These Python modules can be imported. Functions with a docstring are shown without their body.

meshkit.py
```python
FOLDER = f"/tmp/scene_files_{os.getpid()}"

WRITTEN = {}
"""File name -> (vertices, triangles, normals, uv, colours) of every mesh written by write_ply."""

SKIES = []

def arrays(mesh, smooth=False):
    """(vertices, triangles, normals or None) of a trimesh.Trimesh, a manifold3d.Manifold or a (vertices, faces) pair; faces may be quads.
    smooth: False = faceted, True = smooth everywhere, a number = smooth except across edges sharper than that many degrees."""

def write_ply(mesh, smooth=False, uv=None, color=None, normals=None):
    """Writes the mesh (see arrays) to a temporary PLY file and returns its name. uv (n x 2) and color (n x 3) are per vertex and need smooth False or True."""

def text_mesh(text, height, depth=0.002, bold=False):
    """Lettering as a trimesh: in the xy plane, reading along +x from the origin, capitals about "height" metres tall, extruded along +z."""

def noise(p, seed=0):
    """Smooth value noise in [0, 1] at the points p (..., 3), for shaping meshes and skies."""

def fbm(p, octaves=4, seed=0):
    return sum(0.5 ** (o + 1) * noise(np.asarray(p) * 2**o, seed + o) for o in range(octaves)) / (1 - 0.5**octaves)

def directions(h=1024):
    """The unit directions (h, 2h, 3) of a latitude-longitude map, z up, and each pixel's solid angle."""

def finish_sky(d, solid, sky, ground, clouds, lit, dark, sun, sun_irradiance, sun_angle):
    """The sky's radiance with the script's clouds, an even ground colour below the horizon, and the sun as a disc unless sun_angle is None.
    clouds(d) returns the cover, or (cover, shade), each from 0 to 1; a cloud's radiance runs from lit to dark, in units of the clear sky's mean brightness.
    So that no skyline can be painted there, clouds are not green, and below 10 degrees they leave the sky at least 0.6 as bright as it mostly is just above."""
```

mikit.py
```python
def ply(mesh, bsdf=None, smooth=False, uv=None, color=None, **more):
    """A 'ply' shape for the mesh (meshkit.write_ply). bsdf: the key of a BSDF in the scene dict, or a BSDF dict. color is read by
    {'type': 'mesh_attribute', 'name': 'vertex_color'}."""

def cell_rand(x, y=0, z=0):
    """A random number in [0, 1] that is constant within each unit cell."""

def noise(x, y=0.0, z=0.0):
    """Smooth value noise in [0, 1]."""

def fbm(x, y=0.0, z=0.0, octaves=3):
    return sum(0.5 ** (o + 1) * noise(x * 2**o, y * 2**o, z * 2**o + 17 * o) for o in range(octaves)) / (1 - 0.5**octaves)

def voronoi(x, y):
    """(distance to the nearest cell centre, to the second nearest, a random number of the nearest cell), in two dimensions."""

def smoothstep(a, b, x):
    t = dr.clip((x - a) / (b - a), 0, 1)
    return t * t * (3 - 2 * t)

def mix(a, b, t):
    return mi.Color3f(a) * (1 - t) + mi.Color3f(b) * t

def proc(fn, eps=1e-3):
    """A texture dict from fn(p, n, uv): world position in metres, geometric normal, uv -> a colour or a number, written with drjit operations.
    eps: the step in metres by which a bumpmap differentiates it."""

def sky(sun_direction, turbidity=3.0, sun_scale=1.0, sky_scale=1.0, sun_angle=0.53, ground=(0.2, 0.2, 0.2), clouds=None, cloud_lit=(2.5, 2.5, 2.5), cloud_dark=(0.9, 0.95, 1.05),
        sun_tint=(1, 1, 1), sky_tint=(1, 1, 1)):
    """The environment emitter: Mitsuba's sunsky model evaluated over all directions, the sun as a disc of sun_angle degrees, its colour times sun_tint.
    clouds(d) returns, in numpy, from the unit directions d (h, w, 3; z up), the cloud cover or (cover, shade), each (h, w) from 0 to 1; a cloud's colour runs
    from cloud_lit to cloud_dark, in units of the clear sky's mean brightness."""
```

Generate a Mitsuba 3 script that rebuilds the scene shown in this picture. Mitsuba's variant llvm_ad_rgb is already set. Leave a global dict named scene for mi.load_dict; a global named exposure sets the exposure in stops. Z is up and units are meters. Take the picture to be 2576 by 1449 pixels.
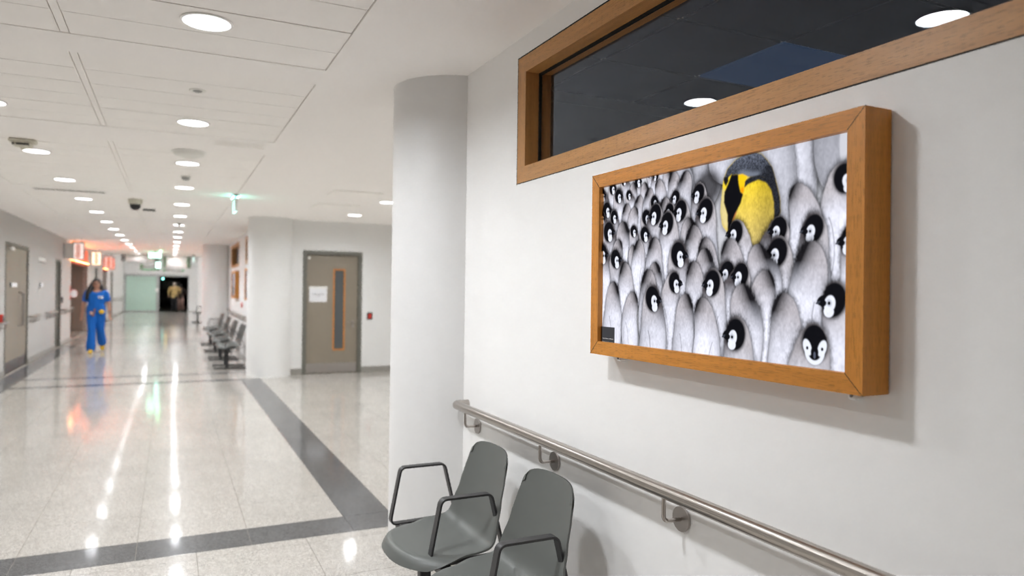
import math, numpy as np, trimesh, manifold3d as m3, drjit as dr, mitsuba as mi
import mikit, meshkit
from mikit import proc, noise, fbm, cell_rand, smoothstep, mix
from scipy.ndimage import gaussian_filter

T = mi.ScalarTransform4f
RNG = np.random.default_rng(7)
scene, labels = {'type': 'scene'}, {}

# ------------------------------------------------------------------ camera, exposure
YAW, PITCH, ROLL, FPX = 0.449, 0.0038, 0.0129, 1782.0
_f = np.array([math.sin(YAW) * math.cos(PITCH), math.cos(YAW) * math.cos(PITCH), math.sin(PITCH)])
_r = np.array([math.cos(YAW), -math.sin(YAW), 0.0])
_u = np.cross(_r, _f)
_up = -math.sin(ROLL) * _r + math.cos(ROLL) * _u
EYE = np.array([0, 0, 1.5])
scene['camera'] = {'type': 'thinlens', 'fov': math.degrees(2 * math.atan(1288 / FPX)), 'fov_axis': 'x', 'near_clip': 0.05, 'far_clip': 200.0,
                   'aperture_radius': 0.0053, 'focus_distance': 2.3,
                   'to_world': T().look_at(origin=EYE.tolist(), target=(EYE + _f).tolist(), up=_up.tolist())}
exposure = 2.37
LAMP = 54.0            # radiance of the round ceiling lights
CEIL = 2.68
XW, XL = 1.46, -2.43   # right and left wall planes
YE = 46.3              # end wall


# ------------------------------------------------------------------ helpers
def rgb(r, g, b):
    """sRGB 0..255 -> linear"""
    c = np.array([r, g, b]) / 255.0
    return np.where(c < 0.04045, c / 12.92, ((c + 0.055) / 1.055) ** 2.4).tolist()


def mat(name, color, rough=0.5, metal=0.0, spec=0.5, **kw):
    c = color if isinstance(color, dict) else {'type': 'rgb', 'value': list(color)}
    scene['mat_' + name] = {'type': 'twosided', 'nested': {'type': 'principled', 'base_color': c, 'roughness': rough, 'metallic': metal, 'specular': spec, **kw}}
    return 'mat_' + name


def box(x0, x1, y0, y1, z0, z1):
    return trimesh.creation.box(bounds=[[min(x0, x1), min(y0, y1), min(z0, z1)], [max(x0, x1), max(y0, y1), max(z0, z1)]])


def cbox(x0, x1, y0, y1, z0, z1, b=0.004):
    lo, hi = np.minimum([x0, y0, z0], [x1, y1, z1]), np.maximum([x0, y0, z0], [x1, y1, z1])
    b = min(b, 0.45 * float((hi - lo).min()))
    pts = []
    for s in np.ndindex(2, 2, 2):
        for k in range(3):
            p = [(hi[i] - b if s[i] else lo[i] + b) for i in range(3)]
            p[k] = hi[k] if s[k] else lo[k]
            pts.append(p)
    return trimesh.convex.convex_hull(np.array(pts))


def cat(*ms):
    return trimesh.util.concatenate([m for m in ms if m is not None])


def lathe(profile, n=32):
    """profile [(r, z)...] turned about z"""
    return trimesh.creation.revolve(np.array(profile, float), sections=n)


def disc(r, z, n=40, down=True):
    a = np.arange(n) * 2 * np.pi / n
    v = np.vstack([[0, 0, z], np.stack([r * np.cos(a), r * np.sin(a), 0 * a + z], 1)])
    i = np.arange(n)
    f = np.stack([0 * i, 1 + (i + 1) % n, 1 + i], 1)
    return trimesh.Trimesh(v, f if down else f[:, ::-1], process=False)


def fillet(pts, r, n=6, closed=False):
    pts = [np.array(p, float) for p in pts]
    out = []
    N = len(pts)
    for i in range(N):
        if not closed and i in (0, N - 1):
            out.append(pts[i])
            continue
        a, b, c = pts[i - 1], pts[i], pts[(i + 1) % N]
        u, w = (a - b), (c - b)
        lu, lw = np.linalg.norm(u), np.linalg.norm(w)
        u, w = u / lu, w / lw
        ang = math.acos(float(np.clip(u @ w, -1, 1)))
        if ang > 3.1:
            out.append(b)
            continue
        d = min(r / math.tan(ang / 2), 0.48 * lu, 0.48 * lw)
        p, q = b + u * d, b + w * d
        for t in np.linspace(0, 1, n):
            out.append((1 - t) ** 2 * p + 2 * t * (1 - t) * b + t * t * q)
    return np.array(out)


def tube(points, r, sides=12, closed=False):
    p = np.asarray(points, float)
    n = len(p)
    if closed:
        t = np.roll(p, -1, 0) - np.roll(p, 1, 0)
    else:
        t = np.gradient(p, axis=0)
    t /= np.linalg.norm(t, axis=1, keepdims=True)
    ref = np.array([0, 0, 1.0]) if abs(t[0][2]) < 0.9 else np.array([1.0, 0, 0])
    a = np.cross(t[0], ref)
    a /= np.linalg.norm(a)
    A = []
    for k in range(n):
        a = a - t[k] * (a @ t[k])
        a /= np.linalg.norm(a)
        A.append(a)
    A = np.array(A)
    B = np.cross(t, A)
    ang = np.arange(sides) * 2 * np.pi / sides
    rr = np.broadcast_to(r, (n,))
    v = (p[:, None] + rr[:, None, None] * (np.cos(ang)[None, :, None] * A[:, None] + np.sin(ang)[None, :, None] * B[:, None])).reshape(-1, 3)
    f = []
    for i in range(n if closed else n - 1):
        j = (i + 1) % n
        for s in range(sides):
            s2 = (s + 1) % sides
            f += [[i * sides + s, i * sides + s2, j * sides + s2], [i * sides + s, j * sides + s2, j * sides + s]]
    if not closed:
        v = np.vstack([v, p[0], p[-1]])
        for s in range(sides):
            s2 = (s + 1) % sides
            f += [[len(v) - 2, s2, s], [len(v) - 1, (n - 1) * sides + s, (n - 1) * sides + s2]]
    m = trimesh.Trimesh(v, f, process=False)
    return m


def moved(m, x=0, y=0, z=0, rot=None):
    m = m.copy()
    if rot:
        m.apply_transform(trimesh.transformations.rotation_matrix(math.radians(rot[0]), rot[1]))
    m.apply_translation([x, y, z])
    return m


def prism_x(poly, x0, x1):
    """polygon of (y, z) points extruded along x"""
    import shapely
    m = trimesh.creation.extrude_polygon(shapely.Polygon(poly), x1 - x0, engine='earcut')
    m.vertices = np.stack([m.vertices[:, 2] + x0, m.vertices[:, 0], m.vertices[:, 1]], 1)
    return m


def key(name):
    taken = lambda k: k in scene or k in labels or any(q.startswith(k + '__') for q in scene)
    if not taken(name):
        return name
    i = 1
    while taken(f'{name}_{i:03d}'):
        i += 1
    return f'{name}_{i:03d}'


def thing(name, label, category, group=None):
    k = key(name)
    labels[k] = {'label': label, 'category': category}
    if group:
        labels[k]['group'] = group
    return k


def put(name, mesh, m, parent=None, smooth=False, label=None, **more):
    k = key(parent + '__' + name if parent else name)
    scene[k] = mikit.ply(mesh, m, smooth=smooth, **more)
    if label:
        labels[k] = {'label': label}
    return k


def one(name, mesh, m, label, category, group=None, smooth=False, **more):
    k = put(name, mesh, m, None, smooth, **more)
    labels[k] = {'label': label, 'category': category}
    if group:
        labels[k]['group'] = group
    return k


def struct(name, mesh, m, label=None, smooth=False, **more):
    k = put(name, mesh, m, None, smooth, **more)
    labels[k] = {'kind': 'structure'}
    if label:
        labels[k]['label'] = label
    return k


def sthing(name, label):
    labels[name] = {'kind': 'structure', 'label': label}
    return name


def emit(mesh, radiance, m='mat_diffuser', weight=1.0, smooth=False):
    d = mikit.ply(mesh, m, smooth=smooth)
    d['emitter'] = {'type': 'area', 'radiance': {'type': 'rgb', 'value': list(radiance)}, 'sampling_weight': weight}
    return d


# ------------------------------------------------------------------ materials
mat('wall', (0.81, 0.805, 0.795), 0.55, spec=0.35)
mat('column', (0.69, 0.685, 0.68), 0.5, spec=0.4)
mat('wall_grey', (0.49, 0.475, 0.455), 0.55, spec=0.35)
mat('ceiling', (0.86, 0.835, 0.81), 0.8, spec=0.2)
mat('panel', (0.86, 0.835, 0.805), 0.85, spec=0.15)
mat('slab', (0.42, 0.405, 0.38), 0.9, spec=0.1)
mat('diffuser', (0.85, 0.85, 0.85), 0.6)
mat('baffle', (0.38, 0.38, 0.37), 0.7)
mat('trim_white', (0.80, 0.79, 0.77), 0.4)
mat('plastic_white', (0.75, 0.74, 0.70), 0.4)
mat('plastic_cream', (0.62, 0.59, 0.50), 0.45)
mat('black', (0.012, 0.012, 0.013), 0.35)
mat('matte_black', (0.012, 0.012, 0.012), 0.7, spec=0.2)
mat('powder_black', (0.020, 0.020, 0.021), 0.42)
mat('shell_grey', (0.090, 0.096, 0.090), 0.42, spec=0.45)
mat('grey_dark', (0.10, 0.10, 0.10), 0.5)
mat('grey_mid', (0.32, 0.32, 0.31), 0.5)
mat('door_taupe', (0.25, 0.213, 0.165), 0.45)
mat('door_frame', (0.135, 0.132, 0.112), 0.45)
mat('door_dark', (0.055, 0.055, 0.040), 0.5)
mat('taupe_wall', (0.23, 0.19, 0.155), 0.6)
mat('red', (0.55, 0.03, 0.02), 0.35)
mat('red_panel', (0.75, 0.14, 0.06), 0.45)
mat('orange_print', (0.85, 0.16, 0.04), 0.5)
mat('green_dark', (0.035, 0.075, 0.03), 0.5)
mat('green_print', (0.05, 0.28, 0.10), 0.5)
mat('paper', (0.80, 0.80, 0.82), 0.8, spec=0.1)
mat('print_grey', (0.30, 0.30, 0.32), 0.8, spec=0.1)
mat('print_white', (0.85, 0.85, 0.85), 0.8, spec=0.1)
mat('glass_frosted', (0.42, 0.56, 0.48), 0.3)
mat('glass_grey', (0.085, 0.095, 0.10), 0.08)
mat('night', (0.012, 0.013, 0.010), 0.8)
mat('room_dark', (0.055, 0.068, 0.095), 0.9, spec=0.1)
scene['mat_steel'] = {'type': 'twosided', 'nested': {'type': 'bumpmap', 'arbitrary': {
    'type': 'proc', **{k: v for k, v in proc(lambda p, n, uv: noise(p.y * 7, p.z * 2500, p.x * 2500), 2e-4).items() if k != 'type'}}, 'scale': 0.00003,
    'bsdf': {'type': 'principled', 'base_color': {'type': 'rgb', 'value': [0.43, 0.395, 0.365]}, 'roughness': 0.22, 'metallic': 1.0}}}
mat('steel_plate', (0.42, 0.39, 0.37), 0.35, 1.0)
mat('steel_dark', (0.16, 0.15, 0.15), 0.4, 1.0)
mat('clear_plastic', (0.75, 0.76, 0.76), 0.2)


def granite(light, dark, mid):
    def fn(p, n, uv):
        a = noise(p.x * 300, p.y * 300, 3.0)
        b = noise(p.x * 140, p.y * 140, 9.0)
        c = fbm(p.x * 3.5, p.y * 3.5, 1.0)
        t = cell_rand(dr.floor(p.x / 0.598 + 0.245), dr.floor(p.y / 1.2), 5)
        col = mix(mid, light, smoothstep(0.30, 0.62, b * 0.55 + a * 0.45))
        col = mix(col, dark, smoothstep(0.70, 0.86, a) * 0.8)
        return col * (0.90 + 0.16 * c + 0.05 * t)
    return proc(fn)


def stone(name, light, dark, mid, alpha):
    """polished stone: a clear gloss over a softer sheen"""
    tex = granite(light, dark, mid)
    gloss = lambda a: {'type': 'roughplastic', 'distribution': 'beckmann', 'alpha': a, 'int_ior': 1.34, 'nonlinear': False, 'diffuse_reflectance': tex}
    scene['mat_' + name] = {'type': 'blendbsdf', 'weight': 0.30, 'clear': gloss(alpha), 'sheen': gloss(0.06)}


stone('granite', (0.55, 0.52, 0.48), (0.11, 0.10, 0.09), (0.385, 0.355, 0.32), 0.0085)
stone('granite_dark', (0.135, 0.135, 0.138), (0.03, 0.03, 0.03), (0.075, 0.075, 0.077), 0.010)
mat('grout', (0.30, 0.275, 0.24), 0.8)
mat('skirting', proc(lambda p, n, uv: mix((0.22, 0.21, 0.19), (0.38, 0.36, 0.33), noise(p.x * 120, p.y * 120, p.z * 120))), 0.35)


def wood(name, light, dark, along):
    def fn(p, n, uv):
        if along == 'y':
            a, b, c = p.y, p.z, p.x
        elif along == 'z':
            a, b, c = p.z, p.y, p.x
        else:
            a, b, c = p.x, p.z, p.y
        wob = fbm(a * 1.3, b * 9, c * 9) * 0.06
        g = noise(a * 2.5, (b + wob) * 75, (c + wob) * 75)
        fine = noise(a * 28, b * 620, c * 620)
        pore = smoothstep(0.60, 0.85, noise(a * 55, b * 800, c * 800 + 5))
        col = mix(dark, light, 0.25 + 0.55 * g + 0.25 * fine)
        return col * (1 - 0.24 * pore)
    mat(name, proc(fn), 0.42, spec=0.4)


wood('oak_y', (0.52, 0.265, 0.095), (0.36, 0.165, 0.050), 'y')
wood('oak_z', (0.52, 0.265, 0.095), (0.36, 0.165, 0.050), 'z')
wood('frame_y', (0.56, 0.225, 0.036), (0.37, 0.135, 0.016), 'y')
wood('frame_z', (0.56, 0.225, 0.036), (0.37, 0.135, 0.016), 'z')
wood('bead_z', (0.62, 0.25, 0.055), (0.48, 0.17, 0.030), 'z')

# ------------------------------------------------------------------ floor: granite slabs with joints, dark inlaid strips
floor = struct('floor', cat(box(-2.6, 4.7, -5.1, 62, -0.12, -0.004), box(-5.2, -2.6, 22, 35, -0.12, -0.004)), 'mat_grout', 'polished speckled granite floor with dark inlaid strips')


def tile_mesh(w, l, b=0.0012, j=0.0015, d=0.012):
    x, y = w / 2 - j, l / 2 - j
    ring = lambda q, z: [[-x + q, -y + q, z], [x - q, -y + q, z], [x - q, y - q, z], [-x + q, y - q, z]]
    v = ring(b, 0) + ring(0, -b) + ring(0, -d)
    f = [[0, 1, 2], [0, 2, 3]]
    for k in (0, 4):
        for i in range(4):
            a, c = k + i, k + (i + 1) % 4
            f += [[a, a + 4, c + 4], [a, c + 4, c]]
    return trimesh.Trimesh(v, f, process=False)


TILES = {}


def tile(x0, x1, y0, y1, m):
    w, l = round(x1 - x0, 4), round(y1 - y0, 4)
    if (w, l, m) not in TILES:
        TILES[w, l, m] = mikit.ply(tile_mesh(w, l), m)
    scene[key('floor__tile' if m == 'mat_granite' else 'floor__strip_tile')] = {**TILES[w, l, m], 'to_world': T().translate([(x0 + x1) / 2, (y0 + y1) / 2, 0])}


XS = [-2.085, -1.94, -1.342, -0.744, -0.156, 0.446, 1.043]
G, D = 'mat_granite', 'mat_granite_dark'
YN, YS0, YS1 = 4.37, 4.68, 12.19        # near strip y, far strip
# field between the near strip and the far strip
for c in range(len(XS) - 1):
    y = YS0
    first = 0.53 if c % 2 else 1.13
    cuts = [y] + [v for v in np.arange(y + first, YS1 - 0.2, 1.2)] + [YS1]
    for a, b in zip(cuts[:-1], cuts[1:]):
        tile(XS[c], XS[c + 1], float(a), float(b), G)
# long dark strips beside the field
for a, b in [(4.37, 4.68)] + [(4.68 + 1.25 * k, 4.68 + 1.25 * (k + 1)) for k in range(6)]:
    tile(1.043, 1.35, a, b, D)
for k in range(9):
    tile(-2.39, -2.085, 2.2 + 1.2 * k, 3.4 + 1.2 * k, D)
# near cross strip
for c in range(len(XS) - 1):
    tile(XS[c], XS[c + 1], YN, YS0, D)
# the part nearest the camera
XN = [-2.085, -1.65, -1.05, -0.45, 0.15, 0.75, 1.35]
for c in range(len(XN) - 1):
    tile(XN[c], XN[c + 1], YN - 0.10, YN, G)
    for k in range(9):
        y1 = YN - 0.10 - 0.55 * k
        if c == len(XN) - 2 or y1 > 0.5:
            tile(XN[c], XN[c + 1], y1 - 0.55, y1, G)
# alcove on the right
XA = [1.35, 1.65, 2.25, 2.85, 3.45, 4.05, 4.6]
for c in range(len(XA) - 1):
    cuts = [4.0 + (0.6 if c % 2 else 0)] + list(np.arange(5.2 + (0.6 if c % 2 else 0), 12.4, 1.2)) + [12.68]
    for a, b in zip(cuts[:-1], cuts[1:]):
        tile(XA[c], XA[c + 1], float(a), float(b), G)
# thin far cross strips and the field of the far corridor
for a, b, m in [(12.19, 12.37, D), (12.37, 13.22, G), (13.22, 13.38, D)]:
    for c in range(len(XS)):
        tile(XS[c], XS[c + 1] if c < len(XS) - 1 else 1.35, a, b, m)
y = 13.38
row = 0
for y0, y1 in [(13.38 + 1.2 * k, 14.58 + 1.2 * k) for k in range(6)]:
    for c in range(len(XS) - 1):
        tile(XS[c], XS[c + 1], y0, y1, G)
far = []
for y0, y1, m in [(20.58, 21.2, G), (21.2, 21.36, D), (21.36, 22.2, G), (22.2, 22.36, D), (22.36, 30.2, G), (30.2, 30.36, D), (30.36, 31.2, G), (31.2, 31.36, D), (31.36, 52, G)]:
    k = put('far_tiles' if m == G else 'far_strip', moved(tile_mesh(1.043 + 2.39, y1 - y0), (1.043 - 2.39) / 2, (y0 + y1) / 2), m, 'floor')
put('far_tiles', moved(tile_mesh(0.41, 38.6), 1.25, 13.38 + 19.3), G, 'floor')
put('far_strip', moved(tile_mesh(0.305, 7.58), -2.2375, 13.0 + 3.79), D, 'floor')
put('far_tiles', moved(tile_mesh(2.6, 13), -3.73, 28.5), G, 'floor')

# ------------------------------------------------------------------ ceiling
XP0, XPM, XP1 = -1.69, -0.463, 0.745
bays = [(0.52, 11), (4.20, 6), (6.66, 11), (10.68, 11), (14.66, 11), (18.64, 11), (22.62, 11), (26.60, 11)]
PITCH_P = 0.3075
LY = [-1.9, 1.92, 3.44, 5.60, 7.47, 9.33, 11.26, 13.14, 15.07, 16.92, 18.82, 20.85, 22.85, 24.75, 27.0, 29.22]
LAMPS = [(x, y) for x in (.130, -1.085) for y in LY] + [(2.645, y) for y in (5.6, 7.5, 9.43, 11.35)]
import shapely


def plate(poly, z0, z1):
    """a flat plate with round openings where the lamps are set in"""
    holes = [shapely.Point(x, y).buffer(.1035, 16) for x, y in LAMPS]
    p = poly.difference(shapely.union_all([h for h in holes if h.intersects(poly)]))
    ms = [trimesh.creation.extrude_polygon(g, z1 - z0, engine='earcut') for g in getattr(p, 'geoms', [p]) if not g.is_empty]
    return moved(cat(*ms), 0, 0, z0)


solid = shapely.box(XL - .1, -5, 4.7, 31).difference(shapely.union_all([shapely.box(XP0, y0, XP1, y0 + n * PITCH_P) for y0, n in bays]))
cm = [plate(solid, CEIL, CEIL + .014), box(-5.2, XL - .1, 22, 35, CEIL, CEIL + .06), box(XL - .1, 2.2, 30.9, 31, CEIL, 3.32), box(XL - .2, 2.2, 31, YE + .1, 3.30, 3.36)]
ceiling = struct('ceiling', cat(*cm), 'mat_ceiling', 'white plasterboard ceiling with inset bays of narrow tiles')
put('upper_slab', box(-5.2, 4.7, -5.1, 31, CEIL + .10, CEIL + .2), 'mat_slab', ceiling)


def panel_mesh(w, l):
    m = tile_mesh(w, l, b=0.003, j=0.0035, d=0.014)
    m.vertices[:, 2] *= -1
    m.faces = m.faces[:, ::-1]
    return m


pm = {}
for y0, n in bays:
    for a, b in ((XP0, XPM - 0.016), (XPM + 0.016, XP1)):
        w = round(b - a - .003, 3)
        if w not in pm:
            pm[w] = mikit.ply(panel_mesh(w, PITCH_P), 'mat_panel')
        for i in range(n):
            yc = y0 + (i + .5) * PITCH_P
            zc = CEIL + 0.002 + 0.0012 * float(RNG.random())
            if any(abs(x - (a + b) / 2) < .6 and abs(y - yc) < PITCH_P / 2 + .103 for x, y in LAMPS):
                scene[key('ceiling__panel')] = mikit.ply(plate(shapely.box(a + .005, yc - PITCH_P / 2 + .0035, b - .005, yc + PITCH_P / 2 - .0035), zc, zc + .014), 'mat_panel')
                continue
            scene[key('ceiling__panel')] = {**pm[w], 'to_world': T().translate([(a + b) / 2, yc, zc])}
    put('runner', cbox(XPM - 0.017, XPM + 0.017, y0 + .004, y0 + n * PITCH_P - .004, CEIL + .004, CEIL + .02, .002), 'mat_panel', ceiling)

# ------------------------------------------------------------------ walls
WT = 0.12


def wall_x(x0, x1, y0, y1, z1, holes=()):
    """wall slab between x0 and x1 along y with rectangular holes (ya, yb, za, zb)"""
    parts, ys = [], y0
    for ya, yb, za, zb in sorted(holes):
        parts.append(box(x0, x1, ys, ya, -.01, z1))
        if za > 0:
            parts.append(box(x0, x1, ya, yb, -.01, za))
        if zb < z1:
            parts.append(box(x0, x1, ya, yb, zb, z1))
        ys = yb
    parts.append(box(x0, x1, ys, y1, -.01, z1))
    return cat(*parts)


WIN = [(0.65, 2.988), (14.1, 16.41), (18.06, 20.42)]
WZ0, WZ1 = 2.002, 2.585
struct('wall_right', cat(wall_x(XW, XW + WT, -5, 3.95, CEIL + .02, [(WIN[0][0], WIN[0][1], WZ0, WZ1)]),
                         wall_x(XW, XW + WT, 12.68, 22.0, CEIL + .02, [(a, b, WZ0, WZ1) for a, b in WIN[1:]]),
                         box(XW - .04, XW + WT, 21.9, YE, -.01, 3.32)), 'mat_wall', 'white painted wall on the right of the corridor')
struct('wall_alcove', cat(box(1.6, 2.07, 12.68, 12.83, -.01, CEIL + .02), box(3.104, 4.7, 12.68, 12.83, -.01, CEIL + .02), box(2.07, 3.104, 12.68, 12.83, 2.156, CEIL + .02)), 'mat_wall', 'white wall at the back of the recess holding the taupe door')
struct('wall_alcove_side', cat(box(4.6, 4.7, 3.9, 12.7, -.01, CEIL + .02), box(XW + .05, 4.7, 3.85, 3.95, -.01, CEIL + .02)), 'mat_wall')
DOOR2, DOOR3 = (13.95, 16.03), (19.56, 20.45)
struct('wall_left', cat(wall_x(XL - WT, XL, -5, 22.4, CEIL + .02, [(DOOR2[0], DOOR2[1], 0, 2.20), (DOOR3[0], DOOR3[1], 0, 2.11)]),
                        wall_x(XL - WT, XL, 26.6, YE, 3.32, [(29.1, 29.9, 0, 2.15), (32.4, 34.2, 0, 2.25), (36.6, 37.5, 0, 2.15)]),
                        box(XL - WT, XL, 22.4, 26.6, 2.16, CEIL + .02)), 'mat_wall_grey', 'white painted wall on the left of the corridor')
struct('wall_recess', cat(box(-5.1, XL - .001, 26.6, 26.72, -.01, CEIL + .02), box(-5.1, -5.0, 22.2, 26.7, -.01, CEIL + .02), box(-5.1, XL - WT, 22.28, 22.4, -.01, CEIL + .02)), 'mat_taupe_wall', 'taupe wall at the back of the recess under the red canopy')
struct('wall_recess_far', cat(box(-5.1, XL - .001, 34.2, 34.32, -.01, 3.3), box(-5.1, -5.0, 32.2, 34.3, -.01, 3.3), box(-5.1, XL - WT, 32.28, 32.4, -.01, 3.3), box(-5.1, XL - WT, 32.3, 34.3, 2.9, 3.0)), 'mat_taupe_wall')
struct('wall_end', cat(box(-2.6, -2.40, YE, YE + .2, -.01, 3.35), box(0.96, 1.7, YE, YE + .2, -.01, 3.35), box(-2.40, 0.96, YE, YE + .2, 2.19, 3.35)), 'mat_wall', 'white end wall of the corridor around the sliding door')
struct('wall_back', box(-2.6, 1.6, -5.12, -5.0, -.01, CEIL + .02), 'mat_wall')
struct('wall_night', cat(box(-6, 6, 61, 61.2, -.1, 5), box(-6, -5.8, YE + .2, 61, -.1, 5), box(5.8, 6, YE + .2, 61, -.1, 5), box(-6, 6, YE + .2, 61.2, 5, 5.1), box(-6, 6, YE + .2, 61.2, -.16, -.13)), 'mat_night', 'darkness outside the open sliding door')
# dark room behind the high window
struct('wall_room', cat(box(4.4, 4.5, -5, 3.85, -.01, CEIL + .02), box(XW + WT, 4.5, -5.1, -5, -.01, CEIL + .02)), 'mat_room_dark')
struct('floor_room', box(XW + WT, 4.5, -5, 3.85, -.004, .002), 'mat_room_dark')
# ceiling of the dark room: a grid of square tiles, one of them lit blue
rc = sthing('ceiling_room', 'dark tiled ceiling of the unlit room behind the high window')
sq, sq_edge = mikit.ply(panel_mesh(0.59, 0.59), 'mat_room_dark'), mikit.ply(panel_mesh(0.36, 0.59), 'mat_room_dark')
for i in range(5):
    for j in range(9):
        x0, y0 = 1.98 + .6 * (i - 1) - .03, 2.42 + .6 * (j - 7)
        if i == 0:
            scene[key(rc + '__tile')] = {**sq_edge, 'to_world': T().translate([1.765, y0 + .3, CEIL - .012])}
            continue
        if (i, j) == (2, 7):
            scene[key(rc + '__lit_tile')] = {**emit(moved(box(-.29, .29, -.29, .29, 0, .01), 0, 0, 0), (0.0001, 0.003, 0.009), 'mat_room_dark', .3), 'to_world': T().translate([x0 + .3, y0 + .3, CEIL - .012])}
            continue
        scene[key(rc + '__tile')] = {**sq, 'to_world': T().translate([x0 + .3, y0 + .3, CEIL - .012])}

# columns
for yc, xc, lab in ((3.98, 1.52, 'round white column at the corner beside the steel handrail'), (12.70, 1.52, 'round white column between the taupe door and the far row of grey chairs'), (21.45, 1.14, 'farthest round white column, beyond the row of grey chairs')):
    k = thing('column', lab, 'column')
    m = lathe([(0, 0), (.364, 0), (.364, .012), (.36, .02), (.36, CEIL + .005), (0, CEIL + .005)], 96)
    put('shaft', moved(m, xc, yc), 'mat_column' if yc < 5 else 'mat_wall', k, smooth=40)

# skirtings
for a, b in ((1.86, 2.07), (3.104, 4.6)):
    struct('baseboard_alcove' if a < 2 else 'baseboard_alcove_right', cbox(a, b, 12.663, 12.679, 0.001, .10, .003), 'mat_skirting', 'speckled granite skirting beside the taupe door')
for q, (a, b) in enumerate(((-5, 13.93), (16.05, 19.54), (20.47, 22.4), (26.6, 29.1), (29.9, 32.4), (34.2, 36.6), (37.5, YE))):
    struct('baseboard_left' + (f'_{q:03d}' if q else ''), cbox(XL + .001, XL + .016, a, b, 0.001, .10, .003), 'mat_skirting')

# ------------------------------------------------------------------ high windows with oak frames


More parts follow.
